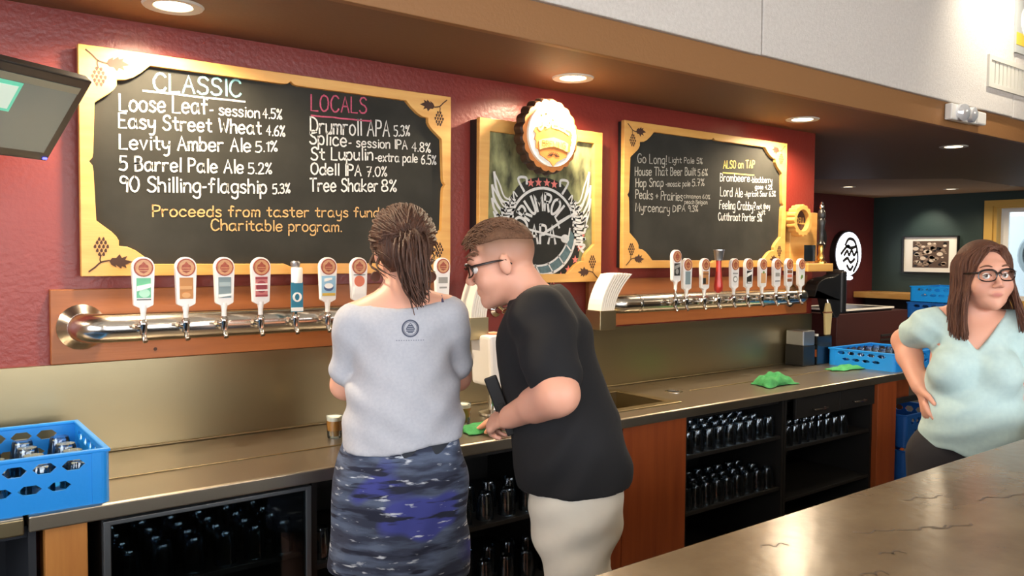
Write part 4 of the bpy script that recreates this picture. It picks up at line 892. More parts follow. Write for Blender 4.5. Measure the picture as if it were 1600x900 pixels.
# ------------------------------------------------------------------ far end of the room
t = thing('back_cabinet','dark red low cabinet with louvred vent behind the counter end','cabinet',(5.85,3.45,0))
MB().box((5.35,3.2,0),(6.35,3.75,1.18)).build('body','dark_cherry',t,bevel=.004)
for i in range(7): MB().box((5.95,3.192,.78+i*.035),(6.12,3.2,.795+i*.035)).build('louvre','black_matte',t)
o = MB().box((5.45,3.22,1.182),(6.15,3.62,1.205)).build('serving_tray','black_plastic',bevel=.006); tag(o,'thin black tray with pale rim on the dark red cabinet','tray')
MB().prism([[(5.44,3.21),(6.16,3.21),(6.16,3.63),(5.44,3.63)],[(5.46,3.23),(6.14,3.23),(6.14,3.61),(5.46,3.61)]],1.198,1.21,'XY').build('rim','vent_white',o)
NX,NZ=10.48,1.62
t = thing('neon_sign','glowing white round sign on the far dark red wall','sign',(NX,6.15,NZ))
MB().prism([circle(NX,NZ,.335,.32,48)],6.12,6.199).build('housing','black_plastic',t,bevel=.01); MB().prism([circle(NX,NZ,.31,.295,48)],6.112,6.12).build('lit_face','neon_white',t)
mb=MB()
for P in ([(-.1,.12),(-.02,.2),(.12,.18),(.2,.05),(.22,-.1),(.12,-.24)],[(-.06,.1),(.05,.08),(.16,.1)],[(-.12,-.02),(-.05,.04),(.0,-.02),(.06,.05),(.12,-.02),(.18,.03)],[(-.14,-.1),(-.04,-.06),(.04,-.12),(.14,-.07)],[(-.05,-.16),(.03,-.22),(.1,-.17)],[(-.2,.0),(-.06,.1),(.0,.1)]):
    mb.ribbon([(NX+a,NZ+b) for a,b in catmull(P,5)],.045,6.1115)
mb.build('scroll_lettering','black_plastic',t); MB().prism([circle(NX+.02,NZ-.33,.09,.03,20)],6.112,6.16).build('lit_foot','neon_white',t)
t = thing('framed_photograph','framed brown-toned photograph of stones on the dark green wall','picture',(11.22,5.38,1.37))
MB().prism([[(5.005,1.365),(5.745,1.365),(5.745,1.868),(5.005,1.868)],[(5.02,1.38),(5.73,1.38),(5.73,1.853),(5.02,1.853)]],11.20,11.249,'YZ').build('frame','frame_black',t)
MB().box((11.225,5.01,1.37),(11.248,5.74,1.86)).build('mat_board','mat_board',t)
pr=MB().box((11.222,5.13,1.44),(11.225,5.61,1.80)).build('print','stone_dark',t)
rs=np.random.RandomState(4)
groups={'stone_light':MB(),'stone_mid':MB(),'frame_black':MB()}
for k_,n_,d_ in (('frame_black',26,.2218),('stone_mid',34,.2214),('stone_light',16,.221)):
    for i in range(n_):
        y=rs.uniform(5.16,5.58); z=rs.uniform(1.46,1.78); r=rs.uniform(.012,.034); groups[k_].prism([circle(y,z,r*1.3,r*.8,10)],11.0+d_,11.2225,'YZ')
for k_,mb in groups.items(): mb.build('stones_'+k_.split('_')[1],k_,pr)['kind']='stuff'
o = MB().box((10.75,4.72,1.015),(11.249,6.19,1.095)).build('drink_ledge','maple',bevel=.005); tag(o,'long wooden drink ledge along the dark green wall','ledge')
MB().box((10.9,4.8,.2),(11.24,6.1,1.01)).build('apron','black_matte',o)
t = thing('bar_stool','reddish wooden bar stool with chrome rail by the far ledge','stool',(6.35,3.0,0))
for a,b in ((6.18,2.86),(6.5,2.86),(6.18,3.14),(6.5,3.14)): MB().tube([(a,b,0),(6.34+(a-6.34)*.85,3+(b-3)*.85,.78)],.016,8).build('leg','cherry',t)
MB().box((6.18,2.86,.78),(6.5,3.14,.82)).build('seat','cherry',t,bevel=.01); MB().box((6.5,2.86,.9),(6.53,3.14,1.14)).build('backrest','cherry',t,bevel=.008); MB().tube([(6.2,2.88,1.14),(6.52,2.86,1.14)],.01,8).build('rail','chrome',t)
for b in (2.88,3.12): MB().tube([(6.49,b,.8),(6.515,b,.92)],.012,8).build('back_post','cherry',t)

# ------------------------------------------------------------------ front bar
t = thing('front_bar','foreground bar with a mottled brown stone top','bar',(2.8,.6,0))
o = MB().box((-1.8,.22,1.01),(7.5,.977,1.07)).build('stone_top','bar_stone',t,bevel=.008)
rs=np.random.RandomState(9); mb=MB()
CRACKS=((1.50,.81,.09),(1.60,.76,.11),(1.66,.73,.10),(1.42,.73,.05),(1.30,.70,.05),(1.05,.77,.10),(1.95,.76,.14),(2.25,.74,.16),(1.28,.88,.06),(1.80,.86,.12),(2.1,.62,.12))
for cx,cy,l in CRACKS:
    P=[(cx+l*(i/6-.5)*.9+.006*math.sin(i*2.3+cy*40),cy-l*(i/6-.5)*.35+.007*math.sin(i*1.9+cx*9)) for i in range(7)]
    MB().ribbon(catmull(P,4),.003+.003*rs.rand(),1.07,.0004,'XY').build('surface_crack','stain',o)
MB().box((-1.7,.40,0),(7.4,.86,1.01)).build('body','black_cab',t)
# ------------------------------------------------------------------ people: smooth-blended distance fields turned into one mesh
def axis_grid(lo, hi, step, fine=()):
    """coordinates lo..hi; fine = [(a,b,step)] bands"""
    c = [lo]
    while c[-1] < hi:
        s = step
        for a,b,f in fine:
            if a <= c[-1] <= b: s = min(s,f)
            elif a-step < c[-1] < a: s = min(s,(step+f)/2)
        c.append(c[-1]+s)
    return np.array(c, dtype=np.float32)
def smin(a,b,k):
    h = np.clip(.5+.5*(b-a)/k,0,1); return b+(a-b)*h-k*h*(1-h)
class Body:
    def __init__(s): s.p=[]
    def cap(s,a,b,ra,rb,k=.02,n=None,q=1.,op='+'):            # tapered capsule, optionally squashed by q along direction n
        s.p.append(('c',np.array(a,float),np.array(b,float),ra,rb,k,None if n is None else np.array(n,float)/np.linalg.norm(n),q,op)); return s
    def chain(s,P,R,k=.02,n=None,q=1.):
        for i in range(len(P)-1): s.cap(P[i],P[i+1],R[i],R[i+1],k,n,q)
        return s
    def ell(s,c,r,k=.02,rot=None,op='+'):
        s.p.append(('e',np.array(c,float),np.array(r,float),np.eye(3) if rot is None else np.array(rot,float),k,op)); return s
    def field(s,X,Y,Z):
        F = np.full((len(X),len(Y),len(Z)),.12,np.float32)
        for p in s.p:
            if p[0]=='c':
                a,b,ra,rb,k,n,q,op = p[1:]; m = max(ra,rb)*max(1,q)+k+.03; lo=np.minimum(a,b)-m; hi=np.maximum(a,b)+m
            else:
                c,r,rot,k,op = p[1:]; m=max(r)+k+.03; lo=c-m; hi=c+m
            sl = [slice(max(0,int(np.searchsorted(A,lo[i]))-1), int(np.searchsorted(A,hi[i]))+1) for i,A in enumerate((X,Y,Z))]
            x=X[sl[0]][:,None,None]; y=Y[sl[1]][None,:,None]; z=Z[sl[2]][None,None,:]
            if x.size==0 or y.size==0 or z.size==0: continue
            if p[0]=='c':
                d=b-a; L2=max(float(d@d),1e-9); t=np.clip(((x-a[0])*d[0]+(y-a[1])*d[1]+(z-a[2])*d[2])/L2,0,1)
                vx=x-a[0]-t*d[0]; vy=y-a[1]-t*d[1]; vz=z-a[2]-t*d[2]
                l2=vx*vx+vy*vy+vz*vz
                if n is not None:
                    w=vx*n[0]+vy*n[1]+vz*n[2]; l2=np.maximum(l2+w*w*(1/(q*q)-1),0)
                D=(np.sqrt(l2)-(ra+(rb-ra)*t))*min(1.,q)
            else:
                dx,dy,dz=x-c[0],y-c[1],z-c[2]
                u=(rot[0,0]*dx+rot[1,0]*dy+rot[2,0]*dz); v=(rot[0,1]*dx+rot[1,1]*dy+rot[2,1]*dz); w=(rot[0,2]*dx+rot[1,2]*dy+rot[2,2]*dz)
                k0=np.sqrt((u/r[0])**2+(v/r[1])**2+(w/r[2])**2); k1=np.sqrt((u/r[0]**2)**2+(v/r[1]**2)**2+(w/r[2]**2)**2)
                D=k0*(k0-1)/np.maximum(k1,1e-6)
            B=F[sl[0],sl[1],sl[2]]
            F[sl[0],sl[1],sl[2]] = smin(B,D,k) if op=='+' else -smin(-B,D,k)
        return F
def surface(F,X,Y,Z):
    s=F<0; nx,ny,nz=F.shape
    cnt=np.zeros((nx-1,ny-1,nz-1),np.int8)
    for i in (0,1):
        for j in (0,1):
            for k in (0,1): cnt+=s[i:nx-1+i,j:ny-1+j,k:nz-1+k]
    act=(cnt>0)&(cnt<8); I,J,K=np.nonzero(act); idx=-np.ones(act.shape,np.int64); idx[I,J,K]=np.arange(len(I))
    P=np.zeros((len(I),3)); N=np.zeros(len(I))
    C=[(0,0,0),(1,0,0),(0,1,0),(1,1,0),(0,0,1),(1,0,1),(0,1,1),(1,1,1)]
    for a,b in ((0,1),(2,3),(4,5),(6,7),(0,2),(1,3),(4,6),(5,7),(0,4),(1,5),(2,6),(3,7)):
        A=np.array(C[a]); B=np.array(C[b]); fa=F[I+A[0],J+A[1],K+A[2]]; fb=F[I+B[0],J+B[1],K+B[2]]
        m=(fa<0)!=(fb<0); t=np.where(m,fa/np.where(m,fa-fb,1),0)
        P+=np.where(m[:,None],A+t[:,None]*(B-A),0); N+=m
    P/=N[:,None]
    V=np.stack([X[I]+P[:,0]*(X[I+1]-X[I]),Y[J]+P[:,1]*(Y[J+1]-Y[J]),Z[K]+P[:,2]*(Z[K+1]-Z[K])],1)
    Q=[]
    e=s[:-1,1:-1,1:-1]!=s[1:,1:-1,1:-1]; i,j,k=np.nonzero(e); j+=1;k+=1; f=s[i,j,k]
    q=np.stack([idx[i,j-1,k-1],idx[i,j,k-1],idx[i,j,k],idx[i,j-1,k]],1); q[~f]=q[~f][:,::-1]; Q.append(q)
    e=s[1:-1,:-1,1:-1]!=s[1:-1,1:,1:-1]; i,j,k=np.nonzero(e); i+=1;k+=1; f=s[i,j,k]
    q=np.stack([idx[i-1,j,k-1],idx[i-1,j,k],idx[i,j,k],idx[i,j,k-1]],1); q[~f]=q[~f][:,::-1]; Q.append(q)
    e=s[1:-1,1:-1,:-1]!=s[1:-1,1:-1,1:]; i,j,k=np.nonzero(e); i+=1;j+=1; f=s[i,j,k]
    q=np.stack([idx[i-1,j-1,k],idx[i,j-1,k],idx[i,j,k],idx[i-1,j,k]],1); q[~f]=q[~f][:,::-1]; Q.append(q)
    Q=np.concatenate(Q); Q=Q[(Q>=0).all(1)]
    return V,Q
def relax(V,Q,n=2,lam=.5):
    E=np.concatenate([Q[:,[0,1]],Q[:,[1,2]],Q[:,[2,3]],Q[:,[3,0]]]); E=np.concatenate([E,E[:,::-1]])
    d=np.bincount(E[:,0],minlength=len(V)).astype(float)[:,None]
    for it in range(n):
        for l in (lam,-lam*1.03):
            S_=np.stack([np.bincount(E[:,0],weights=V[E[:,1],c],minlength=len(V)) for c in range(3)],1)
            V=V+l*(S_/np.maximum(d,1)-V)
    return V
def np_mesh(name,V,Q,material,parent,extra=None):
    me=bpy.data.meshes.new(name); me.vertices.add(len(V)); me.vertices.foreach_set('co',np.asarray(V,np.float32).ravel())
    me.loops.add(Q.size); me.loops.foreach_set('vertex_index',Q.astype(np.int32).ravel())
    me.polygons.add(len(Q)); me.polygons.foreach_set('loop_start',np.arange(0,Q.size,4,dtype=np.int32)); me.polygons.foreach_set('loop_total',np.full(len(Q),4,np.int32))
    me.materials.append(MATS[material]); me.update(calc_edges=True); me.polygons.foreach_set('use_smooth',np.ones(len(Q),bool)); me.validate()
    o=bpy.data.objects.new(name,me); COL.objects.link(o); o.parent=parent
    return o
class Frame_:
    """person frame: right, forward, up; heading in degrees clockwise from +Y. Coordinates relative to the person's base"""
    def __init__(s,heading,pitch=0,roll=0,c=(0,0,0)):
        h=math.radians(heading); f=np.array([math.sin(h),math.cos(h),0.]); r=np.array([math.cos(h),-math.sin(h),0.]); u=np.array([0,0,1.])
        p=math.radians(pitch); f,u=f*math.cos(p)-u*math.sin(p), u*math.cos(p)+f*math.sin(p)
        q=math.radians(roll); r,u=r*math.cos(q)-u*math.sin(q), u*math.cos(q)+r*math.sin(q)
        s.r,s.f,s.u=r,f,u; s.c=np.array(c,float); s.R=np.stack([r,f,u],1)
    def __call__(s,x,y,z): return s.c+s.r*x+s.f*y+s.u*z
def head_prims(B,H,k=1.,jaw=1.,skip_face=False,full=0.):
    e=lambda x,y,z,rx,ry,rz,kk=.015,op='+':B.ell(H(x*k,y*k,z*k),(rx*k,ry*k,rz*k),kk,H.R,op)
    e(0,-.012,.035,.075,.094,.085); e(0,.028,-.03,.062+.008*full,.064,.088,.02)
    e(0,.045,-.085,.044*jaw+.01*full,.042,.034,.02); e(0,.073,-.103,.019,.017,.017,.02)
    e(0,.078,.03,.045,.018,.022,.02)
    for s in (-1,1):
        e(s*.038,.058,-.036,.03+.006*full,.028,.034,.02); e(s*.078,-.004,-.006,.010,.018,.031,.006)
        e(s*.074,-.002,-.005,.004,.010,.018,.004,'-')
        e(s*.031,.103,.003,.017,.015,.011,.012,'-')
        B.cap(H(s*.012*k,.092*k,.024*k),H(s*.045*k,.078*k,.022*k),.008*k,.006*k,.012)
        e(s*.012,.104,-.035,.008,.009,.007,.006)
    B.cap(H(0,.090*k,.010*k),H(0,.111*k,-.027*k),.008*k,.0105*k,.010)
    B.cap(H(-.019*k,.088*k,-.0615*k),H(.019*k,.088*k,-.0615*k),.005*k,.005*k,.008); B.ell(H(0,.090*k,-.061*k),(.016*k,.007*k,.0040*k),.005,H.R)
    B.ell(H(0,.0885*k,-.0700*k),(.016*k,.0075*k,.0048*k),.005,H.R); B.cap(H(-.023*k,.097*k,-.0655*k),H(.023*k,.097*k,-.0655*k),.0022*k,.0022*k,.003,op='-')
def hand_prims(B,w,dirn,palm_n,thumb_side,k=.007,curl=.35,scale=1.):
    """w: wrist point; dirn: pointing direction; palm_n: palm normal (curl towards it); thumb_side: direction of the thumb"""
    d=np.array(dirn,float); d/=np.linalg.norm(d); n=np.array(palm_n,float); n-=d*(n@d); n/=np.linalg.norm(n); t=np.array(thumb_side,float); t-=d*(t@d); t-=n*(t@n); t/=np.linalg.norm(t)
    w=np.array(w,float); s=scale
    B.cap(w,w+d*.085*s,.026*s,.036*s,.015,n,.42)
    for i,(off,l) in enumerate(((.030,.074),(.010,.084),(-.010,.078),(-.030,.060))):
        b=w+(d*.083+t*off)*s; c1=curl*(1+.12*i); p=b; a=c1*.6
        for j,fr in enumerate((.45,.31,.24)):
            q=p+(d*math.cos(a)+n*math.sin(a)+t*off*.35*(1 if j==0 else 0))*l*fr*s; B.cap(p,q,(.0092-.0008*j)*s,(.0086-.0009*j)*s,.004 if j else .008); p=q; a+=c1
    b=w+(d*.026+t*.026)*s; p=b+(d*.032+t*.026+n*.012)*s; B.cap(b,p,.0135*s,.0105*s,.010); B.cap(p,p+(d*.032+t*.006+n*.012)*s,.0100*s,.0078*s,.004)
def make(B,name,material,parent,X,Y,Z,cut=None,n=2):
    F=B.field(X,Y,Z)
    if cut is not None: F=cut(F,X[:,None,None],Y[None,:,None],Z[None,None,:])
    V,Q=surface(F,X,Y,Z); V=relax(V,Q,n); o=np_mesh(name,V,Q,material,parent); return o,V,Q
def locks(mb,paths,r0,r1,nseg=5):
    for P in paths:
        P=catmull(P,4); m=len(P); mb.tube(P,[r0*(.55+.45*math.sin(PI*min(1,.25+i/m))) *(1-.75*(i/m)**3)+r1 for i in range(m)],nseg)
def bvh_of(V,Q): return BVHTree.FromPolygons([tuple(v) for v in V],[tuple(q) for q in Q])
def np2(v): return tuple(float(q) for q in v)

# ============ woman in grey, seen from behind ============
w1 = thing('person','woman in grey t-shirt and blue patterned skirt seen from behind, pouring at the taps','person',(1.198,2.095,0))
A=Frame_(29); n1=A.f
B=Body()
B.cap(A(-.002,.015,.93),A(-.002,.01,1.10),.165,.135,.03,n1,.66).cap(A(0,.01,1.10),A(0,0,1.33),.135,.135,.04,n1,.66).cap(A(-.125,.0,1.405),A(-.03,0,1.452),.050,.048,.04).cap(A(.125,.0,1.425),A(.03,0,1.455),.050,.048,.04)
B.cap(A(0,.0,1.43),A(0,.025,1.53),.054,.050,.035)
for s in (-1,1): B.chain([A(s*.085,.01,.9),A(s*.09,.015,.5),A(s*.09,-.01,.09)],[.092,.06,.042],.03).cap(A(s*.09,-.04,.045),A(s*.10,.14,.03),.038,.03,.02)
B.chain([A(-.138,.0,1.395),A(-.165,.085,1.20),A(-.11,.33,1.24)],[.05,.041,.03],.025); B.chain([A(.138,.0,1.415),A(.17,.09,1.22),A(.12,.34,1.26)],[.05,.041,.03],.025)
hand_prims(B,A(-.11,.33,1.24),A.f*.9+A.r*.2+A.u*.3,-A.u+A.r*.4,A.r+A.u*.5); hand_prims(B,A(.12,.34,1.26),A.f*.9-A.r*.1+A.u*.3,-A.r*.8-A.u*.4,A.u,curl=.6)
H1=Frame_(24,10,0,A(.005,.04,1.597)); head_prims(B,H1,.96,.9)
X=axis_grid(-.36,.46,.009,[(-.10,.16,.006)]); Y=axis_grid(-.25,.58,.009,[(.0,.2,.006),(.25,.55,.006)]); Z=axis_grid(-.01,1.76,.011,[(1.15,1.34,.007),(1.38,1.76,.006)])
make(B,'body','skin_fair',w1,X,Y,Z)
# t-shirt
T=Body()
T.cap(A(.006,.005,1.02),A(.008,.01,1.14),.174,.156,.03,n1,.74).cap(A(.008,.01,1.14),A(.004,.0,1.33),.156,.136,.05,n1,.78).cap(A(-.125,.0,1.393),A(.13,.0,1.412),.060,.060,.06)
T.chain([A(-.137,.0,1.393),A(-.158,.05,1.255)],[.058,.050],.014); T.chain([A(.139,.0,1.412),A(.165,.055,1.27)],[.058,.050],.014)
def loc(x,y): return x*A.r[0]+y*A.r[1], x*A.f[0]+y*A.f[1]
def cut1(F,x,y,z):
    rr,ff=loc(x,y)
    fold=.0035*np.sin(60*(z+.35*rr)+14*rr)*np.clip((1.32-z)/.15,0,1)*np.clip((z-1.0)/.1,0,1)+.003*np.sin(34*rr+9*z)*np.clip((1.2-z)/.15,0,1)+.004*np.sin(46*(z-.9*np.abs(rr)))*np.clip((1.42-z)/.06,0,1)*np.clip((np.abs(rr)-.04)/.08,0,1)
    F=F+fold
    hem=1.040-.008*np.cos(7*rr+.8)+.02*np.clip(rr/.12,-.4,.6)
    F=np.maximum(F,hem-z)
    neck=1.440+1.5*rr*rr+.03*rr
    F=np.maximum(F,np.where(np.abs(rr)<.175,z-neck,-.1))
    F=np.maximum(F,z*0-1)
    # sleeve hems: cut the arms off past the elbow side
    return F
Xs=axis_grid(-.34,.34,.0075); Ys=axis_grid(-.24,.28,.0075); Zs=axis_grid(.99,1.56,.0075)
ts,TV,TQ=make(T,'t_shirt','tee_grey',w1,Xs,Ys,Zs,cut1)
bv=bvh_of(TV,TQ)
def onback(u,v,off=.0015):
    o_=Vector(np2(A(u,-.6,v))); h=bv.ray_cast(o_,Vector(np2(A.f)))
    p=h[0] if h[0] is not None else Vector(np2(A(u,-.12,v))); return p-Vector(np2(A.f))*off
def back_ribbon(mb,pts,w):
    P=[Vector(p) for p in pts]; m=len(P); vs=[]
    for i in range(m):
        t_=(P[min(i+1,m-1)]-P[max(i-1,0)]).normalized(); nn=Vector((-t_.y,t_.x))*w/2
        vs.append(onback(P[i].x+nn.x,P[i].y+nn.y)); vs.append(onback(P[i].x-nn.x,P[i].y-nn.y))
    o_=origin(w1); mb.add([tuple(v+o_) for v in vs],[(2*i,2*i+1,2*i+3,2*i+2) for i in range(m-1)])
mb=MB(); lx,lz=.024,1.386
back_ribbon(mb,circle(lx,lz,.0225,.0225,28,closed=False),.004); back_ribbon(mb,circle(lx,lz,.0185,.0185,28,closed=False),.0012)
for yy,hw in ((.008,.006),(.003,.010),(-.002,.012),(-.007,.011),(-.011,.007)): back_ribbon(mb,[(lx-hw,lz+yy),(lx+hw,lz+yy)],.0032)
back_ribbon(mb,[(lx-.012,lz-.002),(lx-.005,lz+.009),(lx,lz+.015),(lx+.005,lz+.009),(lx+.012,lz-.002)],.002)
for i in range(12): back_ribbon(mb,[(lx-.04+i*.0068,lz-.033),(lx-.0365+i*.0068,lz-.033)],.0016)
mb.build('chest_print','print_ink',ts,recalc=False)
# neckline band and straps
mb=MB(); o_=origin(w1)
for s in (-1,1): mb.tube([tuple(Vector(np2(A(s*.118,-.045,1.445+.01*s)))+o_),tuple(Vector(np2(A(s*.116,-.02,1.462+.01*s)))+o_),tuple(Vector(np2(A(s*.114,.02,1.462+.01*s)))+o_)],.0045,8)
mb.build('strap','strap_navy',w1,smooth=True)
# skirt
K=Body(); K.cap(A(-.002,.015,.93),A(.0,.01,1.06),.186,.158,.03,n1,.70).cap(A(-.002,.02,.66),A(-.002,.015,.93),.212,.186,.04,n1,.70)
def cut2(F,x,y,z):
    rr,ff=loc(x,y); F=F+.004*np.sin(26*rr+6*z)*np.clip((1.0-z)/.3,0,1)+.002*np.sin(70*rr-30*z); hem=.655+.012*np.cos(9*rr+1)-.03*rr; return np.maximum(np.maximum(F,hem-z),z-1.085)
make(K,'skirt','skirt_print',w1,axis_grid(-.32,.32,.008),axis_grid(-.30,.30,.008),axis_grid(.58,1.12,.008),cut2)
K=Body(); K.cap(A(.0,.013,.98),A(.0,.01,1.06),.1805,.1645,.03,n1,.71)
make(K,'waistband','waistband',w1,axis_grid(-.24,.24,.008),axis_grid(-.22,.22,.008),axis_grid(.95,1.10,.006),lambda F,x,y,z:np.maximum(np.maximum(F,1.002-z),z-1.06))
# hair: cap, swept locks and ponytail
HC=Body(); HC.ell(H1(0,-.020,.048),(.086,.096,.086),.01,H1.R).ell(H1(0,-.05,.0),(.076,.06,.075),.03,H1.R)
def cuth(F,x,y,z):
    P=np.stack(np.broadcast_arrays(x,y,z),-1)-H1.c; a=P@H1.r; b=P@H1.f; c=P@H1.u
    return np.maximum(F,np.maximum(np.minimum(b-.045-.4*c,.05),-c-.075-.25*b)) if True else F
hb,HV,HQ=make(HC,'hair','hair_brown',w1,axis_grid(-.16,.2,.006),axis_grid(-.12,.22,.006),axis_grid(1.5,1.77,.006),cuth)
mb=MB(); o_=np.array(origin(w1)); rs=np.random.RandomState(2); paths=[]
tie=np.array([.006,-.108,.022])
for i in range(620):
    th=rs.uniform(-2.6,2.6); el=rs.uniform(-.35,1.25)
    s_=np.array([.088*math.sin(th)*math.cos(el),.085*math.cos(th)*math.cos(el)-.015,.05+.088*math.sin(el)])
    if s_[1]>.06 and s_[2]<.07: continue
    e_=tie+rs.normal(0,.008,3); m1=s_*.62+e_*.38; m2=s_*.28+e_*.72; c0=np.array([0,-.02,.045])
    def push(q,f): v=q-c0; l=np.linalg.norm(v); return c0+v/l*max(l,f)
    P=[s_,push(m1,.090+rs.uniform(0,.009)),push(m2,.091+rs.uniform(0,.009)),e_]
    paths.append([np2(H1(*q)+o_) for q in P])
locks(mb,paths,.0034,.0007)
paths=[]
for i in range(260):
    e_=tie+rs.normal(0,.010,3); sp=rs.normal(0,1,2); ln=rs.uniform(.6,1.05)
    P=[e_,e_+np.array([.004+.010*sp[0],-.030-.010*rs.rand(),-.010]),e_+np.array([.006+.015*sp[0],-.040+.008*sp[1],-.065*ln]),e_+np.array([.012+.016*sp[0]+.006*math.sin(i),-.028+.010*sp[1],-.115*ln]),e_+np.array([.020+.011*sp[0],-.020+.010*sp[1],-.155*ln]),e_+np.array([.030+.007*sp[0]+.008*math.sin(i*1.7),-.016+.012*sp[1],-.178*ln+.008*sp[0]])]
    paths.append([np2(H1(*q)+o_) for q in P])
locks(mb,paths,.0034,.0006)
paths=[]
for i in range(26):                                           # loose wisps at the nape and over the ears
    s=rs.choice((-1,1)); P=[(s*rs.uniform(.05,.085),rs.uniform(-.05,.03),rs.uniform(-.02,.05))]; a,b,c=P[0]
    P+=[(a*1.1+s*.006,b-.02,c-.035),(a*.9+s*.004,b-.045,c-.055),(a*.6+s*rs.uniform(-.01,.012),b-.065,c-.065-rs.uniform(0,.02))]
    paths.append([np2(H1(*q)+o_) for q in P])
locks(mb,paths,.0018,.0004)
mb.build('hair_locks','hair_brown',hb,smooth=True,recalc=False)
for s in (-1,1):
    c=H1(s*.082,-.012,-.072)+o_; MB().lathe(np2(c),[(.014,-.0025),(.0155,0),(.014,.0025)],20,np2(A.f*.8+A.r*.3*s)).build('earring','wood_disc',w1,smooth=True)

# ============ man in black leaning over the counter ============
mn = thing('person','man in black t-shirt and pale shorts leaning over the counter with glasses','person',(1.620,1.81,0))
A=Frame_(-48); n2=A.f; bs_=np.array(origin(mn))
B=Body()
B.cap(A(0,0,.88),A(0,.02,1.02),.140,.150,.03,n2,.80).cap(A(0,.02,1.02),A(0,.08,1.30),.150,.168,.05,n2,.74).cap(A(-.13,.10,1.425),A(.13,.10,1.425),.065,.065,.05)
B.cap(A(0,.11,1.44),A(0,.17,1.53),.062,.058,.03)
for s in (-1,1): B.chain([A(s*.08,-.01,.84),A(s*.092,-.02,.48),A(s*.10,-.06,.09)],[.082,.066,.048],.02).cap(A(s*.10,-.10,.05),A(s*.11,.12,.035),.045,.035,.02)
ls=A(-.185,.085,1.40); le=np.array([1.383,1.606,1.235])-bs_; lw=np.array([1.415,1.850,1.132])-bs_
rs_=A(.19,.13,1.40); re_=np.array([1.83,2.18,1.17])-bs_; rw=np.array([1.845,2.41,1.005])-bs_
B.chain([ls,le,lw],[.062,.053,.034],.025); B.cap(le+(lw-le)*.12,le+(lw-le)*.45,.053,.047,.02)
B.chain([rs_,re_,rw],[.062,.052,.034],.025)
hand_prims(B,lw,np.array([.12,1,-.30]),A.r*.8-A.u*.6,A.u*.8+A.f*.5,curl=.75,scale=1.08)
hand_prims(B,rw,np.array([-.45,.7,-.42]),np.array([0,0,-1]),np.array([-.8,-.3,.1]),curl=.12,scale=1.08)
H2=Frame_(-56,16,0,A(0,.215,1.570)); head_prims(B,H2,1.0,1.05)
X=axis_grid(-.34,.42,.009,[(-.30,.04,.006),(.02,.28,.0075)]); Y=axis_grid(-.28,.80,.009,[(.0,.30,.006),(.58,.76,.0065)]); Z=axis_grid(-.01,1.74,.011,[(.93,1.11,.0065),(1.43,1.72,.0055)])
body2,V2,Q2=make(B,'body','face_man',mn,X,Y,Z)
T=Body()
T.cap(A(0,-.005,.88),A(0,.02,1.05),.186,.178,.04,n2,.88).cap(A(0,.02,1.05),A(0,.085,1.30),.178,.190,.06,n2,.78).cap(A(-.14,.095,1.425),A(.14,.095,1.425),.078,.078,.06)
T.cap(A(0,-.05,.90),A(0,-.04,1.02),.115,.10,.06).cap(ls,ls+(le-ls)*.68,.082,.078,.045).cap(rs_,rs_+(re_-rs_)*.62,.080,.072,.045).cap(A(0,.11,1.45),A(0,.135,1.478),.078,.070,.02)
def loc(x,y): return x*A.r[0]+y*A.r[1], x*A.f[0]+y*A.f[1]
ld=(le-ls)/np.linalg.norm(le-ls)
def cut3(F,x,y,z):
    rr,ff=loc(x,y); F=F+.007*np.sin(34*(z+.7*ff)+10*rr+1.5*np.sin(20*ff))*np.clip((1.3-z)/.2,0,1)+.004*np.sin(26*ff+36*z+8*rr)
    F=np.maximum(F,.915-.03*ff-z)
    return np.maximum(F,np.where((np.abs(rr)<.09),z-(1.492-.35*(ff-.10)),-1))
make(T,'t_shirt','tee_black',mn,axis_grid(-.36,.40,.0075),axis_grid(-.30,.50,.0075),axis_grid(.86,1.56,.0075),cut3)
K=Body(); K.cap(A(0,-.01,.84),A(0,-.01,.94),.165,.158,.04,n2,.86)
for s in (-1,1): K.cap(A(s*.076,-.01,.86),A(s*.092,-.02,.52),.102,.094,.05)
def cut4(F,x,y,z):
    rr,ff=loc(x,y); F=F+.006*np.sin(34*(z-.5*ff)+5*rr)*np.clip((.86-z)/.12,0,1)+.003*np.sin(60*z+30*ff); return np.maximum(np.maximum(F,.50-z),z-.95)
make(K,'shorts','shorts_beige',mn,axis_grid(-.30,.30,.008),axis_grid(-.30,.30,.008),axis_grid(.45,.98,.008),cut4)
# short cropped hair
HC=Body(); HC.ell(H2(0,-.012,.046),(.0768,.0968,.0835),.01,H2.R)
def cuth2(F,x,y,z):
    P=np.stack(np.broadcast_arrays(x,y,z),-1)-H2.c; a=P@H2.r; b=P@H2.f; c=P@H2.u
    d=np.maximum(.070-c-.25*np.maximum(-b-.005,0)+.25*np.maximum(b-.05,0), -1)
    d=np.maximum(d, (b-.088)-.0*c); return np.maximum(F,d)+.0012*np.sin(420*a)*np.sin(390*b)
hb,HV,HQ=make(HC,'hair','hair_short',mn,axis_grid(-.32,.06,.0055),axis_grid(.0,.32,.0055),axis_grid(1.5,1.74,.0055),cuth2)
mb=MB(); rs=np.random.RandomState(5); paths=[]
for i in range(420):
    a=rs.uniform(-.06,.06); b=rs.uniform(-.08,.078); zt=.046+.0835*math.sqrt(max(0,1-(a/.081)**2-((b+.01)/.101)**2))
    paths.append([np2(H2(*q)+bs_) for q in ((a,b,zt-.004),(a+rs.normal(0,.003),b+.010,zt+.006),(a+rs.normal(0,.005),b+.026,zt+.006-.1*max(0,b)))])
locks(mb,paths,.0022,.0005); mb.build('hair_locks','hair_short',hb,smooth=True,recalc=False)
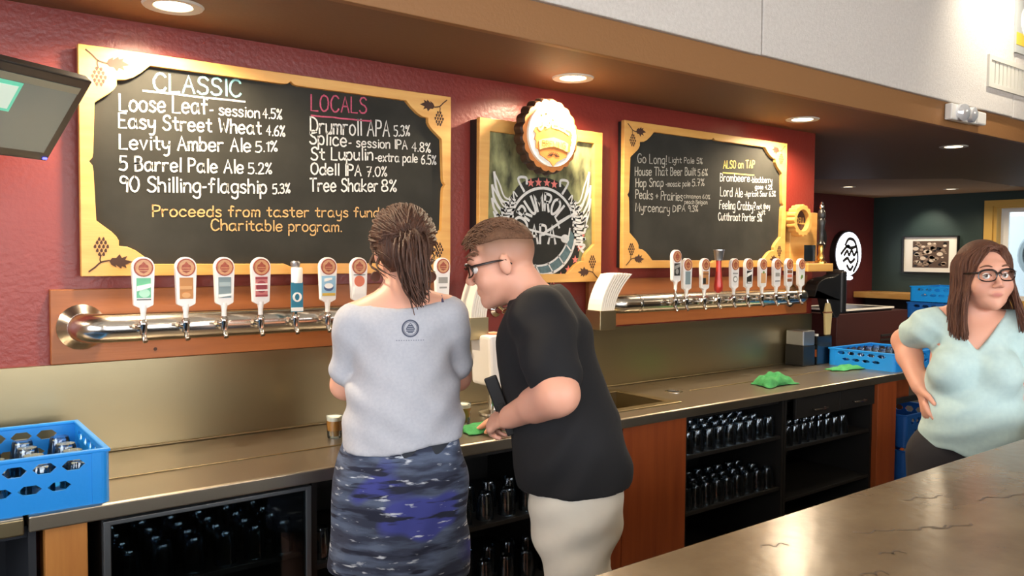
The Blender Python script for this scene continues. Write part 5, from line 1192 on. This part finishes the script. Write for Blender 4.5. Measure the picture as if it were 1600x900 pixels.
def spectacles(parent,H,k,off,lens=True,r=(.027,.019),y=.108,th=.0030,m='specs_dark',zc=.004):
    g=MB(); P=lambda a,b,c:tuple(float(q) for q in (H(a*k,b*k,c*k)+off))
    for s in (-1,1):
        ring=[(s*.033+r[0]*abs(math.cos(q))**.8*np.sign(math.cos(q)),y-.010*abs(math.cos(q)*.5+.5*s*0+.0)-.012*max(0,s*math.cos(q)),zc+r[1]*abs(math.sin(q))**.8*np.sign(math.sin(q))) for q in [2*PI*i/28 for i in range(29)]]
        for i in range(28):
            up=ring[i][2]>zc+.004; g.tube([P(*ring[i]),P(*ring[i+1])],th*(1.25 if up else .8),6)
        g.tube([P(s*.060,y-.013,zc+.010),P(s*.073,y-.035,zc+.010),P(s*.083,.02,zc+.008),P(s*.084,-.008,zc+.004),P(s*.080,-.022,zc-.012)],[th*1.3,th*1.3,th*1.1,th,th*.8],6)
    g.tube([P(-.008,y+.001,zc+.006),P(0,y+.004,zc+.009),P(.008,y+.001,zc+.006)],th,6)
    return g.build('glasses',m,parent,smooth=True)
def eyes(parent,H,k,off,look=(0,0),lid=True):
    for s in (-1,1):
        c=H(s*.031*k,.082*k,.003*k)+off; d=H.f+H.r*look[0]+H.u*look[1]; d=d/np.linalg.norm(d)
        e=MB().lathe(np2(c),[(.0125*k*math.sin(PI*i/10)+.0001,-.0125*k*math.cos(PI*i/10)) for i in range(11)],18,np2(d)).build('eye','eye_white',parent,smooth=True)
        MB().lathe(np2(c+d*.0108*k),[(.0062*k,0),(.0056*k,.0014*k),(.0001,.0021*k)],16,np2(d),cap=False).build('iris','iris',e,smooth=True)
        if lid:
            P=lambda a,b,cc:np2(H((s*.031+a)*k,b*k,cc*k)+off)
            MB().tube(catmull([P(-.015,.090,.002),P(-.007,.0955,.0082),P(.004,.0955,.0088),P(.015,.088,.004)],4),.0016*k,6).build('eyelid','brow',e,smooth=True)
            MB().tube(catmull([P(-s*.016,.096,.033),P(-s*.004,.096,.038),P(s*.010,.0905,.038),P(s*.022,.081,.031)],4),[.0018,.0024,.0028,.0030,.0032,.0032,.0030,.0028,.0026,.0022,.0018,.0014,.0010],6,squash=(np2(H.u),1.0)).build('eyebrow','brow',parent,smooth=True)
spectacles(mn,H2,1.0,bs_); eyes(mn,H2,1.0,bs_,(0,-.2))
P=V2-H2.c; la,lb,lc=P@H2.r,P@H2.f,P@H2.u; fade=np.clip((lc-(-.02)-.25*np.maximum(lb,0)+.35*np.maximum(-lb-.02,0))/.085,0,1)*(np.hypot(la,lb)<.14)*np.clip((.075-lb)/.03,0,1)*(np.abs(la)<.0775); at_=body2.data.attributes.new('tint','FLOAT','POINT'); vals=np.zeros(len(body2.data.vertices),np.float32); vals[:len(V2)]=fade*.9; at_.data.foreach_set('value',vals)
# dark flat bar tool in the man's left hand
t=thing('bar_tool','flat black bar tool held upright in the left hand of the man','tool',(1.42,1.93,1.08))
c=np.array([1.405,1.895,1.175]); dz_=np.array([-.16,.10,.5]); dz_/=np.linalg.norm(dz_)
MB().obox(np2(c+dz_*.02),np2(dz_),np2(np.cross(dz_,[.6,.8,0])),(.6,.8,0),.052,.019,.006).build('blade','black_plastic',t,bevel=.004)
MB().obox(np2(c-dz_*.06),np2(dz_),np2(np.cross(dz_,[.6,.8,0])),(.6,.8,0),.05,.012,.009).build('grip','black_matte',t,bevel=.004)

# ============ woman in mint, facing the camera ============
w2 = thing('person','woman in pale mint v-neck t-shirt with long auburn hair and dark glasses, hand on hip','person',(3.180,1.364,0))
A=Frame_(-123); n3=A.f; b2_=np.array(origin(w2))
B=Body()
B.cap(A(0,-.01,.90),A(0,0,1.04),.138,.138,.03,n3,.82).cap(A(0,0,1.04),A(0,-.005,1.27),.142,.132,.05,n3,.80).cap(A(-.105,-.02,1.35),A(0,-.02,1.378),.052,.052,.05).cap(A(.105,-.02,1.35),A(0,-.02,1.378),.052,.052,.05).cap(A(0,-.02,1.38),A(-.008,.012,1.46),.060,.056,.03)
for s in (-1,1):
    B.ell(A(s*.072,.085,1.19),(.07,.062,.072),.03,A.R); B.chain([A(s*.09,-.01,.83),A(s*.10,0,.48),A(s*.10,-.03,.09)],[.082,.068,.05],.02).cap(A(s*.10,-.07,.045),A(s*.11,.13,.03),.04,.032,.02)
rsh=A(.140,-.015,1.338); rel=A(.205,-.17,1.262); rwr=A(.168,.005,1.108)
lsh=A(-.145,-.015,1.338); lel=A(-.185,-.03,1.085); lwr=A(-.19,.05,.87)
B.chain([rsh,rel],[.055,.044],.03).cap(rel,rel+(rwr-rel)*.35,.047,.046,.02).cap(rel+(rwr-rel)*.35,rwr,.046,.030,.02); B.chain([lsh,lel,lwr],[.055,.046,.030],.025)
hand_prims(B,rwr,A.f*.4-A.u*.75-A.r*.15,-A.r,A.f+A.u*.3,curl=.3); hand_prims(B,lwr,A.f*.3-A.u,A.r,A.f,curl=.3)
H3=Frame_(-137,-1,3,A(-.03,.035,1.528)); head_prims(B,H3,.99,.98,full=.45)
X=axis_grid(-.36,.36,.009,[(-.16,.14,.0045)]); Y=axis_grid(-.36,.36,.009,[(-.14,.1,.0045)]); Z=axis_grid(-.01,1.68,.011,[(1.0,1.14,.008),(1.38,1.67,.0042)])
body3,V3,Q3=make(B,'body','face_woman',w2,X,Y,Z,n=1)
P=V3-H3.c; la,lb,lc=P@H3.r/.99,P@H3.f/.99,P@H3.u/.99
lip=np.clip(1-np.sqrt((la/.022)**2+((lc+.066)/.0095)**2)**3,0,1)*(lb>.07); cheek=.22*np.exp(-(((np.abs(la)-.042)/.02)**2+((lc+.035)/.022)**2))*(lb>.03); nose=.18*np.exp(-((la/.014)**2+((lc+.034)/.014)**2))*(lb>.09)
at_=body3.data.attributes.new('tint','FLOAT','POINT'); vals=np.zeros(len(body3.data.vertices),np.float32); vals[:len(V3)]=np.clip(lip*.8+cheek+nose,0,1); at_.data.foreach_set('value',vals)
T=Body()
T.cap(A(-.01,-.005,.90),A(-.01,.005,1.06),.178,.156,.05,n3,.82).cap(A(-.01,.005,1.06),A(-.005,.0,1.27),.156,.136,.05,n3,.84).cap(A(-.11,-.02,1.338),A(0,-.02,1.365),.062,.060,.05).cap(A(.11,-.02,1.338),A(0,-.02,1.365),.062,.060,.05)
for s in (-1,1): T.ell(A(s*.074,.088,1.19),(.080,.074,.084),.03,A.R)
T.ell(A(-.01,.075,.985),(.13,.075,.085),.06,A.R)
T.cap(rsh,rsh+(rel-rsh)*.46,.071,.066,.02).cap(lsh,lsh+(lel-lsh)*.50,.071,.064,.02)
def cut5(F,x,y,z):
    rr=x*A.r[0]+y*A.r[1]; ff=x*A.f[0]+y*A.f[1]
    F=F+.004*np.sin(62*z+9*rr+2*np.sin(14*rr))*np.clip((1.14-z)/.05,0,1)*np.clip((z-.92)/.06,0,1)+.003*np.sin(24*rr+34*z)+.003*np.sin(70*(z-.8*np.abs(rr)))*np.clip((np.abs(rr)-.05)/.06,0,1)*np.clip((z-1.15)/.05,0,1)
    F=np.maximum(F,.90-.05*np.clip(.12-np.abs(rr+.05),0,.12)/.12+.03*rr*0-z)
    vee=1.262+1.30*np.abs(rr+.002); back=1.415
    nk=np.where(ff>-.02,z-np.minimum(vee,1.45),z-back); nk=np.where(np.abs(rr)<.118,nk,-1)
    return np.maximum(F,nk)
ts3,TV3,TQ3=make(T,'t_shirt','tee_mint',w2,axis_grid(-.36,.36,.0075),axis_grid(-.36,.36,.0075),axis_grid(.82,1.47,.0075),cut5)
K=Body(); K.cap(A(0,-.012,.84),A(0,-.005,.95),.160,.150,.04,n3,.84)
for s in (-1,1): K.chain([A(s*.10,-.01,.85),A(s*.10,0,.48),A(s*.10,-.03,.12)],[.108,.085,.075],.04)
make(K,'trousers','pants_dark',w2,axis_grid(-.30,.30,.011),axis_grid(-.30,.30,.011),axis_grid(.06,1.0,.011),lambda F,x,y,z:np.maximum(np.maximum(F,.08-z),z-.97))
# long straight hair
HC=Body(); HC.ell(H3(0,-.018,.044),(.087,.098,.090),.01,H3.R).ell(H3(0,-.055,-.05),(.082,.055,.12),.04,H3.R)
def cuth3(F,x,y,z):
    P=np.stack(np.broadcast_arrays(x,y,z),-1)-H3.c; a=P@H3.r; b=P@H3.f; c=P@H3.u
    face=np.sqrt(((a-.004)/.066)**2+((c+.025)/.112)**2)-1; return np.maximum(F,np.where(b>-.0,-face*.06,-1))
hb,HV,HQ=make(HC,'hair','hair_auburn',w2,axis_grid(-.2,.18,.0055),axis_grid(-.2,.18,.0055),axis_grid(1.32,1.68,.0055),cuth3)
mb=MB(); rs=np.random.RandomState(3); paths=[]
for i in range(700):
    s=-1 if i%2 else 1
    u=rs.rand()**.9                                          # 0 front .. 1 back
    ang=math.radians(22+150*u)*s; part=np.array([-.012,.078-.125*u,.118-.02*(1-u)**2-.012*u])
    ex=np.array([math.sin(ang)*.090,math.cos(ang)*.086-.020,.055]); ex[1]=min(ex[1],.070)
    low=np.array([math.sin(ang)*.098,math.cos(ang)*.080-.022,-.03]); low[1]=min(low[1],.058)
    if abs(low[0])<.066 and low[1]>0: low[0]=s*(.069+.01*rs.rand()); 
    zl=-.205+.03*rs.rand()-.02*(s>0); low2=np.array([low[0]*1.12+s*.010,low[1]*.9+.012,-.11]); end=np.array([low[0]*1.10+s*(.014+.012*rs.rand()),low[1]*.8+.034*(1-u),zl])
    j=lambda:rs.normal(0,.003,3)
    paths.append([np2(H3(*q)+b2_) for q in (part+j(),(part*.45+ex*.55)*np.array([1,1,1])+np.array([0,.006*(1-u),.022])+j(),ex+j(),low+j(),low2+j(),end+j())])
locks(mb,paths,.0036,.0007); mb.build('hair_locks','hair_auburn',hb,smooth=True,recalc=False)
spectacles(w2,H3,.99,b2_,th=.0030,r=(.0285,.0205)); eyes(w2,H3,.99,b2_,(.45,.05))
